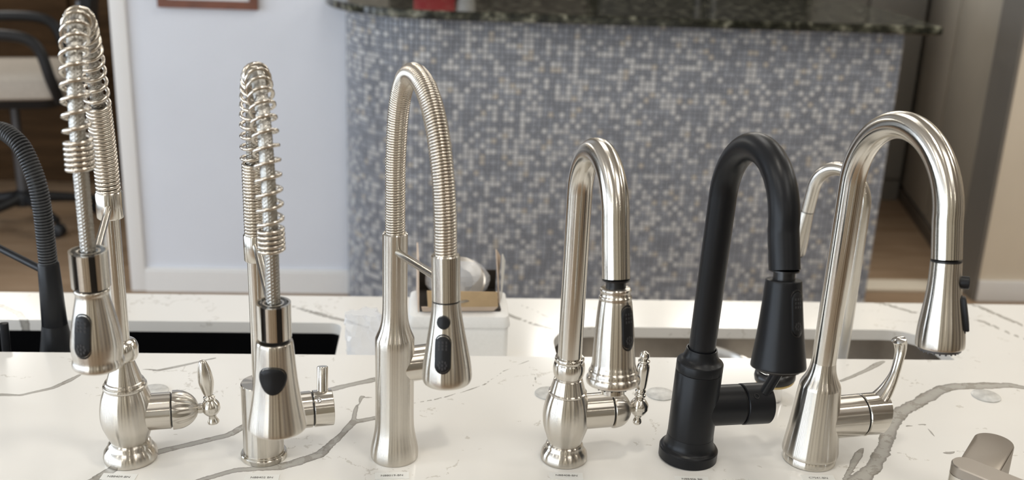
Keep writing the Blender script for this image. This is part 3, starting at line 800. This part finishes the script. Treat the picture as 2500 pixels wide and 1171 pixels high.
for k in range(36):
    a = 2 * math.pi * k / 36; rr = .0122 * (1 + .055 * math.cos(3 * (a + math.pi / 2))); tri.append((rr * math.cos(a), rr * math.sin(a)))
pill(f, p2, R(-15), -.069, .024, .024, hm, icons=False, outline=tri)
aerator(f, .022, -.1245, hm)
hub(f, .052, .0205, .018, .054)
xlathe([(.0190, .054), (.0190, .0556)], .052).build('slit_ring', BLACKG, f)
xlathe([(.0200, .0556), (.0207, .0562), (.0207, .0765), (.0200, .0772)], .052).build('handle_cap', NICKEL_S, f, angle=30)
lv = Matrix.Translation((.067, .003, .068)) @ Matrix.Rotation(R(-14), 4, 'X') @ Matrix.Rotation(R(3), 4, 'Y')
MB().lathe([(.0062, 0), (.0062, .0300), (.0056, .0310)], 28, lv).build('lever', NICKEL_S, f)
sm = Matrix.Translation((.0605, -.0125, .0675)) @ Matrix.Rotation(R(42), 4, 'X')
MB().lathe([(.0034, -.002), (.0034, .0012), (.0028, .0016)], 20, sm).build('set_screw', CHROME, f)

# ---- faucet 3: closed-spring faucet
f = empty('closed_spring_faucet', (-.0431, 1.0723, 0), 19)
tag(f, 'brushed nickel faucet with tightly wound spring arch and bell spray head before the carton', 'faucet', GRP)
MB().lathe(smooth_prof([(.0258, 0), (.0266, .002), (.0268, .008), (.0258, .016), (.0238, .026), (.0220, .038), (.0214, .055), (.0213, .10), (.0214, .1455)], 5) + [(.0206, .1475)] + smooth_prof([(.0200, .149), (.0172, .156), (.0150, .165), (.0138, .176), (.0134, .186)], 4) + [(.0134, .2655), (.0120, .2665)], 64).build('body', NICKEL, f, angle=25)
MB().lathe([(.01355, .1806), (.01355, .1810)], 48).build('seam_ring', GREYMET, f)
arc3 = catmull(sz([(0, .262), (0, .30), (.0005, .345), (.010, .398), (.030, .431), (.060, .4445), (.096, .437), (.126, .412), (.146, .375), (.156, .335), (.160, .295)]), 14)
MB().tube(arc3, .0085, 20).build('inner_hose', BLACKG, f)
coil(arc3, lambda t: .00285, lambda t: .0094, .00142, 8, 20).build('coil_spring', WIRE, f, angle=80)
hm = head_matrix((.160, .296), (.171, .174))
MB().lathe([(.0122, -.0435), (.0133, -.0430), (.0133, -.001), (.0125, 0)], 48, hm).build('docking_sleeve', NICKEL_S, f)
MB().lathe([(.0128, -.0445), (.0128, -.0432)], 40, hm).build('slit_ring', BLACKG, f)
p3 = smooth_prof([(.0205, -.1245), (.0222, -.1228), (.0233, -.119), (.0233, -.114), (.0223, -.104), (.0200, -.090), (.0172, -.074), (.0150, -.061), (.0138, -.052), (.0133, -.0445)], 4)
MB().lathe(p3, 64, hm).build('spray_head', NICKEL, f, angle=50)
pill(f, p3, R(-30), -.0605, .0118, .0118, hm, name='pause_button', proud=.0022, icons=False)
pill(f, p3, R(-30), -.0895, .0142, .0335, hm)
aerator(f, .0185, -.1225, hm)
MB().tube([(0, -.012, .2475), (0, -.150, .2675)], .0042, 18).build('support_arm', NICKEL_S, f)
hub(f, .112, .0198, .016, .050)
xlathe([(.0182, .050), (.0182, .0515)], .112).build('slit_ring', BLACKG, f)
xlathe([(.0195, .0515), (.0200, .052), (.0200, .068), (.0185, .0715), (.012, .0735)], .112).build('handle_cap', NICKEL, f)
MB().tube(catmull([(.066, .004, .122), (.072, .006, .138), (.074, .012, .152), (.0745, .018, .160)], 6), [.0045] * 18 + [.0035], 14, ell=[1.3] * 19).build('lever', NICKEL_S, f)

# ---- faucet 4: traditional gooseneck with turned lever
f = empty('gooseneck_faucet', (.1495, 1.0684, 0), 10)
tag(f, 'brushed nickel gooseneck faucet with vase body and turned spindle lever between spring and black faucets', 'faucet', GRP)
MB().lathe([(.0255, 0), (.0264, .0012), (.0268, .004), (.0258, .0095), (.0228, .0140), (.0208, .0158), (.0213, .0185), (.0200, .0205), (.0185, .0215)], 64).build('base_flange', NICKEL, f, angle=60)
MB().lathe(smooth_prof([(.0188, .021), (.0215, .030), (.0250, .041), (.0265, .052), (.0262, .062), (.0240, .073), (.0208, .0825)], 5), 64).build('vase_body', NICKEL, f)
MB().lathe([(.0200, .082), (.0214, .0832), (.0214, .0850), (.0200, .0862), (.0160, .1005), (.0148, .1015), (.0148, .103)], 64).build('upper_cone', NICKEL, f, angle=30)
MB().lathe(smooth_prof([(.0142, .1025), (.0160, .1035), (.0176, .109), (.0178, .114), (.0170, .119), (.0158, .1215), (.0166, .1235), (.0160, .1265), (.0138, .127)], 4), 64).build('bead_ring', NICKEL_S, f, angle=60)
MB().tube(sz(gooseneck(0, .315, .0575, .128, .267, .124, .03)), .0134, 40).build('spout_tube', NICKEL_S, f)
hm = head_matrix((.128, .2665), (.141, .163))
MB().lathe([(.0098, -.0085), (.0098, -.002), (.0132, -.0015), (.0134, 0), (.0120, .0005)], 40, hm).build('swivel_collar', BLACKG, f, angle=30)
p4 = smooth_prof([(.0236, -.1045), (.0256, -.1035), (.0264, -.1005), (.0258, -.097), (.0244, -.0955), (.0242, -.0925), (.0236, -.0905), (.0226, -.0895), (.0220, -.0865), (.0212, -.084), (.0208, -.078), (.0200, -.066), (.0187, -.048), (.0172, -.032), (.0160, -.0225), (.0156, -.0205), (.0160, -.0185), (.0160, -.0170), (.0148, -.0155), (.0146, -.0130), (.0152, -.0115), (.0152, -.0095), (.0138, -.0085)], 3)
MB().lathe(p4, 64, hm).build('spray_head', NICKEL, f, angle=50)
pill(f, p4, R(24), -.0445, .0128, .0405, hm)
MB().lathe([(.0105, -.1150), (.0114, -.1142), (.0114, -.1035)], 36, hm).build('nozzle', NICKEL_S, f)
aerator(f, .0215, -.1030, hm, teeth=16)
hub(f, .0575, .0200, .016, .0512)
xlathe([(.0182, .0512), (.0182, .0526)], .0575).build('slit_ring', BLACKG, f)
xlathe(smooth_prof([(.0205, .0526), (.0215, .0535), (.0214, .057), (.0200, .0635), (.0165, .069), (.0105, .0735), (.0058, .0755), (.0052, .079)], 4), .0575).build('bell_cap', NICKEL, f, angle=60)
lv = Matrix.Translation((.0865, 0, .0575)) @ Matrix.Rotation(R(3), 4, 'Y') @ Matrix.Rotation(R(-3), 4, 'X')
MB().lathe(smooth_prof([(.001, -.0108), (.0065, -.009), (.0106, -.003), (.0110, 0), (.0106, .004), (.0070, .0092), (.0050, .0105)], 4), 36, lv).build('ball_joint', NICKEL_S, f)
MB().lathe(smooth_prof([(.0048, .0105), (.0052, .0125), (.0066, .0140), (.0066, .0155), (.0050, .017), (.0062, .019), (.0062, .0205), (.0052, .0225), (.0062, .026), (.0074, .044), (.0072, .050), (.0060, .0525), (.0056, .0545), (.0068, .0555), (.0066, .0570), (.0042, .0580), (.0055, .0605), (.0057, .0632), (.0045, .0665), (.0012, .0682)], 3), 32, lv).build('lever', NICKEL_S, f, angle=60)
MB().lathe(smooth_prof([(.0012, -.0222), (.0042, -.0205), (.0052, -.0175), (.0042, -.0145), (.0034, -.0128), (.0046, -.0112), (.0046, -.009)], 3), 24, lv).build('finial', NICKEL_S, f, angle=60)

# ---- faucet 5: matte black gooseneck
f = empty('gooseneck_faucet', (.2939, 1.0726, 0), 10, 1.9)
tag(f, 'matte black gooseneck pull-down faucet, the only black one on the ledge', 'faucet', GRP)
MB().lathe([(.0325, 0), (.0334, .0008), (.0336, .0120), (.0325, .0138)] + smooth_prof([(.0318, .0142), (.0290, .0165), (.0272, .0215), (.0264, .029)], 4), 64).build('base_flange', BLACK, f, angle=30)
MB().lathe([(.0262, .027), (.0262, .1085), (.0258, .1092)], 64).build('cylinder_body', BLACK, f)
MB().lathe([(.0258, .1094), (.0262, .1100), (.0262, .1195), (.0255, .1208)] + smooth_prof([(.0245, .1215), (.0205, .1255), (.0182, .1310), (.0172, .1362)], 4) + [(.0160, .1362), (.0158, .125)], 64).build('top_collar', BLACK, f, angle=30)
MB().tube(sz(gooseneck(0, .313, .068, .1495, .2835, .120, .03)), .0149, 40).build('spout_tube', BLACK, f)
hm = head_matrix((.1495, .283), (.166, .190))
MB().lathe([(.0104, -.0085), (.0104, -.001), (.0140, -.0005), (.0140, .0008)], 40, hm).build('swivel_collar', BLACKG, f, angle=30)
p5 = smooth_prof([(.0245, -.0945), (.0260, -.0935), (.0263, -.0915), (.0252, -.083), (.0228, -.066), (.0207, -.048), (.0190, -.031), (.0178, -.018), (.0170, -.0095), (.0160, -.0085)], 4)
MB().lathe(p5, 64, hm).build('spray_head', BLACK, f, angle=50)
pill(f, p5, R(16), -.0375, .0122, .0410, hm)
aerator(f, .0215, -.0940, hm)
hub(f, .064, .0232, .020, .0560, m=BLACK)
xlathe([(.0212, .0560), (.0212, .0580)], .064).build('slit_ring', BLACKG, f)
xlathe([(.0228, .0580), (.0238, .0590), (.0238, .0895), (.0230, .0905)], .064).build('handle_cap', BLACK, f, angle=30)
lv = Matrix.Translation((.0795, -.010, .0800)) @ Matrix.Rotation(R(34), 4, 'Y') @ Matrix.Rotation(R(-12), 4, 'X')
MB().lathe([(.0066, 0), (.0066, .046), (.0058, .047)], 28, lv).build('lever', BLACK, f)
sm = Matrix.Translation((.0675, -.0160, .0815)) @ Matrix.Rotation(R(43), 4, 'X')
MB().lathe([(.0032, -.002), (.0032, .0008), (.0022, .0008), (.0020, -.0005)], 20, sm).build('set_screw', BLACKG, f)

# ---- faucet 6: conical body with curved lever
f = empty('gooseneck_faucet', (.4354, 1.0666, 0), 12, .8)
tag(f, 'tall brushed nickel gooseneck faucet with cone-shaped body and upswept curved lever', 'faucet', GRP)
MB().lathe([(.0292, 0), (.0300, .0010), (.0300, .0085), (.0294, .0098)], 64).build('base_ring', NICKEL_S, f, angle=30)
MB().lathe([(.0305, .0095)] + smooth_prof([(.0316, .0105), (.0318, .0140), (.0306, .024), (.0270, .055), (.0236, .0905), (.0230, .0955), (.0216, .0990), (.0180, .1060), (.0153, .1140), (.0141, .1215)], 4) + [(.0138, .1240)], 64).build('cone_body', NICKEL, f, angle=40)
MB().tube(sz(gooseneck(0, .332, .0785, .165, .3045, .122, .03)), .0137, 40).build('spout_tube', NICKEL_S, f)
hm = head_matrix((.165, .3040), (.178, .2225))
MB().lathe([(.0139, -.0022), (.0139, -.0004)], 40, hm).build('slit_ring', BLACKG, f)
p6 = smooth_prof([(.0206, -.0840), (.0219, -.0832), (.0223, -.080), (.0221, -.074), (.0210, -.064), (.0192, -.053), (.0174, -.042), (.0157, -.030), (.0146, -.017), (.0141, -.0022)], 4)
MB().lathe(p6, 64, hm).build('spray_head', NICKEL, f, angle=50)
az6 = R(52)
bm_ = Matrix.Translation(Vector((math.sin(az6) * .0140, -math.cos(az6) * .0140, -.0205))) @ Vector((math.sin(az6), -math.cos(az6), 0)).to_track_quat('Z', 'Y').to_matrix().to_4x4()
MB().lathe([(.0058, -.001), (.0060, .0000), (.0060, .0068), (.0054, .0074)], 28, hm @ bm_).build('pause_button', BUTTON, f, angle=30)
pill(f, p6, az6, -.0500, .0115, .0330, hm, proud=.0036, icons=False, outline=[(x, y) for x, y in rrect(-.0056, .0056, -.0165, .0165, .002, 4)])
aerator(f, .0200, -.0835, hm, GREYMET, teeth=20)
hub(f, .0520, .0243, .018, .0570)
xlathe([(.0222, .0570), (.0222, .0590)], .052).build('slit_ring', BLACKG, f)
# handle cap cut at a slant, its top drawn up into the lever
cap = MB(); rr_ = []
for k, (r_, x_) in enumerate(((.0235, .0590), (.0245, .0600), (.0245, .0720), (.0245, .0800), (.0243, .0835))):
    ring = []
    for j in range(48):
        a = 2 * math.pi * j / 48; zz = math.sin(a)
        ring.append((x_ + (zz * .0055 + .001 if k >= 3 else 0), r_ * math.cos(a), .052 + r_ * zz))
    rr_.append(ring)
cap.rings(rr_).build('handle_cap', NICKEL_S, f, angle=40)
lp = catmull([(.0690, 0, .0600), (.0790, 0, .0675), (.0890, .001, .0800), (.0975, .003, .0960), (.1025, .006, .1100), (.1055, .009, .1240), (.1050, .011, .1345), (.1015, .012, .1400)], 6)
rads = [.0090 - .0042 * min(1, i / 20) + (.0016 * (i - 26) / 16 if i > 26 else 0) for i in range(len(lp))]; rads[-1] = .002; rads[-2] = .0042
ells = [2.3 - 1.0 * min(1, i / 18) for i in range(len(lp))]
for i in range(24, len(lp)): ells[i] = 1.3 + .55 * (i - 24) / 18
MB().tube(lp, rads, 20, ell=ells).build('lever', NICKEL_S, f)

# ---- low basin faucet cut off by the corner of the picture
f = empty('basin_faucet', (.585, .950, 0), 0)
tag(f, 'low satin nickel basin faucet with flat-topped spout in the bottom right corner', 'faucet')
def stad(L, r, n=16):
    p = []
    for i in range(n + 1): a = R(90 + 180 * i / n); p.append((r * math.cos(a), r * math.sin(a)))
    for i in range(n + 1): a = R(-90 + 180 * i / n); p.append((L + r * math.cos(a), r * math.sin(a)))
    return p
SATIN = brushed('satin_nickel', (.36, .325, .285), .34, .2)
MB().lathe([(.025, 0), (.026, .001), (.026, .005), (.024, .006), (.024, .044)], 48).build('body', NICKEL_S, f, angle=30)
rot = Matrix.Translation((-.0495, -.0385, 0)) @ Matrix.Rotation(R(-50), 4, 'Z')
MB().rings([[(x, y, z) for x, y in stad(.10, .0145 + g_)] for g_, z in ((-.001, .040), (0, .041), (0, .0735))], M=rot).build('spout', NICKEL_S, f, angle=30)
MB().rings([[(x, y, z) for x, y in stad(.10, .0145 + g_)] for g_, z in ((-.001, .0735), (-.001, .0741), (0, .0745), (0, .0838), (-.0010, .0850))], M=rot).build('spout_cap', SATIN, f, angle=30)
hd = MB(); rh = Matrix.Translation((.001, .006, 0)) @ Matrix.Rotation(R(222), 4, 'Z')
pl = stad(.030, .0200)
def ztop(x): return .0850 if x < .008 else .0850 - (x - .008) * .75
hd.rings([[(x, y, .03) for x, y in pl], [(x, y, ztop(x) - .0012) for x, y in pl], [(x * .97, y * .97, ztop(x)) for x, y in pl]], M=rh)
hd.build('handle', SATIN, f, angle=30)

# ---- faucets on the lower worktop, behind the ledge
f = empty('ribbed_faucet', (-.523, 1.392, LZ), 235)
tag(f, 'black faucet with ribbed flexible hose at the left edge, behind the ledge', 'faucet')
MB().lathe(smooth_prof([(.0270, 0), (.0285, .004), (.0285, .012), (.0272, .06), (.0245, .100), (.0205, .125), (.0178, .144), (.0170, .150)], 4), 48).build('base_bell', BLACK, f)
MB().lathe([(.0160, .1485), (.0168, .1500), (.0138, .2385), (.0130, .2400)], 48).build('post', BLACK, f)
arcb = catmull(sz([(0, .232), (0, .275), (.0005, .313), (.0065, .352), (.0250, .389), (.0460, .405), (.0740, .411), (.112, .398), (.140, .362), (.152, .31), (.155, .27)]), 14)
MB().tube(arcb, .0098, 20).build('inner_hose', BLACKG, f)
coil(arcb, lambda t: .0041, lambda t: .0106, .0019, 8, 20).build('ribbed_hose', RIB, f, angle=80)
MB().tube([(0, -.012, .226), (0, -.145, .243)], .0050, 16).build('support_arm', BLACK, f)
MB().lathe([(.020, .165), (.0185, .195), (.0145, .23), (.0135, .272)], 40, Matrix.Translation((0, -.155, 0))).build('spray_head', BLACK, f)
M = Matrix.Translation((0, 0, .05)) @ Matrix.Rotation(R(90), 4, 'Y')
MB().lathe([(.018, .015), (.018, .05), (.016, .052)], 32, M).build('valve_body', BLACK, f)
f = empty('lever_post', (-.590, 1.385, LZ)); 
tag(f, 'slim black upright lever at the far left edge, behind the ledge', 'lever')
MB().lathe([(.016, 0), (.017, .002), (.016, .012), (.009, .018), (.0075, .03)], 28).build('foot', BLACK, f)
MB().tube(catmull([(0, 0, .025), (0, 0, .07), (.001, 0, .115), (.002, 0, .150), (.002, 0, .153)], 5), [.0060] * 18 + [.0052, .0035, .001], 16, ell=[.7] * 21).build('blade', BLACK, f)

f = empty('gooseneck_faucet', (.603, 1.410, LZ), 215)
tag(f, 'smaller brushed nickel gooseneck faucet on the lower worktop, seen behind the cone-bodied one', 'faucet')
MB().lathe([(.025, 0), (.026, .001), (.026, .006), (.0215, .012), (.0185, .07), (.0118, .088), (.0105, .095)], 48).build('body', NICKEL, f)
MB().tube(sz(gooseneck(0, .336, .0435, .092, .305, .09, .04)), .0098, 36).build('spout_tube', NICKEL_S, f)
hm = head_matrix((.092, .305), (.104, .23))
MB().lathe([(.0099, -.0012), (.0099, 0)], 36, hm).build('slit_ring', BLACKG, f)
MB().lathe([(.0135, -.070), (.0145, -.068), (.0142, -.055), (.0120, -.028), (.0100, -.0012)], 48, hm).build('spray_head', NICKEL, f)
aerator(f, .0125, -.070, hm)
M = Matrix.Translation((0, 0, .042)) @ Matrix.Rotation(R(90), 4, 'Y')
MB().lathe([(.014, .012), (.014, .045), (.0125, .047)], 32, M).build('valve_body', NICKEL, f)

# ------------------------------------------------------------------ plugs, strainer, cards on the ledge
for x, lab in ((-.350, 'pale round hole plug beside the tallest spring faucet'), (.1480, 'pale round hole plug half hidden behind the vase-bodied gooseneck faucet'),
               (.293, 'pale round hole plug between the turned-lever and black faucets'), (.730, 'pale round hole plug under the thick vein at the right')):
    o = MB().lathe([(.0178, 0), (.0183, .0004), (.0183, .0014), (.0172, .0020)], 48).build('hole_plug', SILICON)
    o.location = (x, 1.229, 0); tag(o, lab, 'plug', 'hole plugs in the ledge')

st = empty('sink_strainer', (.440, 1.214, .0012), 0, -7); tag(st, 'small black and chrome sink drain strainer standing behind the black faucet', 'sink strainer')
MB().lathe([(.0085, 0), (.0092, .001), (.0092, .026), (.0085, .027)], 12).build('threaded_stem', CHROME, st, angle=20)
MB().lathe([(.0235, .0262), (.0242, .027), (.0242, .0292), (.0235, .030)], 48).build('gasket', GOLD, st)
MB().lathe([(.0235, .030), (.0258, .031), (.0262, .036), (.0250, .040), (.0215, .0425), (.0205, .040)], 48).build('rubber_flange', BLACKG, st)
MB().lathe([(.0200, .0385), (.0200, .0435), (.0165, .0425), (.0100, .0475), (.004, .0495)], 40).build('chrome_cap', CHROME, st, angle=60)

def text_mesh(body, size):
    cu = bpy.data.curves.new('t', 'FONT'); cu.body = body; cu.size = size; cu.align_x = 'CENTER'; cu.align_y = 'CENTER'; cu.extrude = .00004
    o = bpy.data.objects.new('t', cu); COL.objects.link(o); bpy.context.view_layer.update()
    me = bpy.data.meshes.new_from_object(o.evaluated_get(bpy.context.evaluated_depsgraph_get()))
    bpy.data.objects.remove(o); bpy.data.curves.remove(cu); me.name = 'lettering'; return me
for txt, x, y, rz, w_, who in [
        ('N88409-BN', -0.3357, 1.0264, -4, 0.037, 'the tallest spring faucet'),
        ('N88402 BN', -0.184, 1.0249, 0, 0.037, 'the plain cylinder spring faucet'),
        ('N88019-BN', -0.044, 1.0292, 3, 0.037, 'the tightly wound spring faucet'),
        ('N88408-BN', 0.1484, 1.0294, -3, 0.037, 'the turned-lever gooseneck faucet'),
        ('N88406 BK', 0.2882, 1.0218, -3, 0.037, 'the matte black faucet'),
        ('C7541-BN', 0.4326, 1.0244, -2, 0.037, 'the cone-bodied gooseneck faucet'),
        ]:
    e = empty('model_card', (x, y, 0), rz); tag(e, 'small white card printed %s in front of %s' % (txt, who), 'label card', 'model number cards on the ledge')
    MB().box(-w_ / 2, w_ / 2, -.0065, .0065, .0001, .0005).build('card', PAPER, e, smooth=False)
    me = text_mesh(txt, .0050); me.materials.clear(); me.materials.append(INK)
    o = bpy.data.objects.new('lettering', me); COL.objects.link(o); o.parent = e; o.location = (0, 0, .00056)

# ------------------------------------------------------------------ carton, foam box and plastic bag on the lower worktop
fb = empty('foam_box', (.038, 1.60, LZ)); tag(fb, 'white foam box under the open brown carton', 'box')
MB().rings([[(x, y, z) for x, y in rrect(-.078 - g_, .078 + g_, -.055 - g_, .055 + g_, .008, 4)] for g_, z in ((-.003, 0), (0, .003), (0, .085))]).build('box_body', FOAM, fb)
MB().rings([[(x, y, z) for x, y in rrect(-.080 - g_, .080 + g_, -.057 - g_, .057 + g_, .010, 4)] for g_, z in ((0, .085), (.001, .088), (-.002, .103), (-.008, .107))]).build('box_lid', FOAM, fb)
ct = empty('cardboard_carton', (.040, 1.60, LZ + .1076 + .0006), 3); tag(ct, 'small open brown cardboard carton on the white foam box', 'carton')
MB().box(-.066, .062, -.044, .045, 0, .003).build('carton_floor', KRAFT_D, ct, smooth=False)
MB().rings([[(-.062, -.046, .0005), (.050, -.046, .0005), (.050, -.043, .0005), (-.062, -.043, .0005)],
            [(-.064, -.056, .012), (.056, -.056, .012), (.056, -.053, .012), (-.064, -.053, .012)]]).build('tray_lip', KRAFT_L, ct, smooth=False)
MB().rings([[(x, -.058 + y, z) for x, y, z in pl] for pl in (
    [(-.054, 0, .0125), (.056, 0, .0125), (.056, .003, .0125), (-.054, .003, .0125)],
    [(-.056, 0, .040), (.054, 0, .037), (.054, .003, .037), (-.056, .003, .040)])]).build('front_flap', KRAFT, ct, bevel=.001)
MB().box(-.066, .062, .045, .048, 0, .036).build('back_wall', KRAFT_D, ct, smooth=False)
def sheet(pts, t):
    q = [(x + t, y, z) for x, y, z in pts]; n = len(pts)
    return MB().add(pts + q, [list(range(n)), list(range(2 * n - 1, n - 1, -1))] + [[k, (k + 1) % n, n + (k + 1) % n, n + k] for k in range(n)])
sheet([(-.0690, -.046, .0005), (-.0690, .045, .0005), (-.0690, .045, .084), (-.0690, -.010, .078)], .002).build('left_flap', KRAFT_L, ct, smooth=False)
sheet([(.0610, -.018, .003), (.0650, .045, .003), (.0670, .045, .060), (.0540, -.006, .090)], .002).build('right_flap', KRAFT_L, ct, smooth=False)
sheet([(.0660, .000, .003), (.0720, .045, .003), (.0750, .045, .052), (.0660, .006, .078)], .002).build('outer_flap', PAPER, ct, smooth=False)
def crumple(n, m, fn, amp, seed):
    rg = random.Random(seed); rings = []
    for i in range(n):
        ring = []
        for j in range(m):
            p = fn(i / (n - 1), 2 * math.pi * j / m); k = amp * rg.uniform(-1, 1); ring.append((p[0] + k, p[1] + k * .6, p[2] + amp * .6 * rg.uniform(-1, 1)))
        rings.append(ring)
    return MB().rings(rings)
wc = empty('wrapped_drain_cup', (.036, 1.598, LZ + .1115)); tag(wc, 'metal drain cup wrapped in clear plastic inside the cardboard carton', 'drain cup')
MB().lathe([(.020, .001), (.024, .003), (.026, .030), (.041, .036), (.043, .040), (.040, .042), (.024, .036), (.010, .010)], 40, Matrix.Translation((0, 0, .012)) @ Matrix.Rotation(R(38), 4, 'X')).build('cup', STEEL_SINK, wc)
crumple(9, 28, lambda t_, a: ((.030 + .022 * math.sin(math.pi * t_)) * math.cos(a), (.022 + .012 * math.sin(math.pi * t_)) * math.sin(a) * .95, .004 + .060 * t_), .0018, 5).build('wrapping', FILM, wc, angle=5)
def bagf(t_, a):
    r_ = .050 * (1 - .55 * t_ ** 1.3) + .006 * math.sin(3 * a + 4 * t_)
    return (r_ * math.cos(a) * 1.05 - .022 * t_, r_ * .75 * math.sin(a), .002 + .112 * t_)
pb = crumple(15, 30, bagf, .0032, 9).build('plastic_bag', FILM, angle=4); pb.location = (-.085, 1.53, LZ + .002)
tag(pb, 'crumpled clear plastic bag lying left of the white foam box', 'plastic bag')
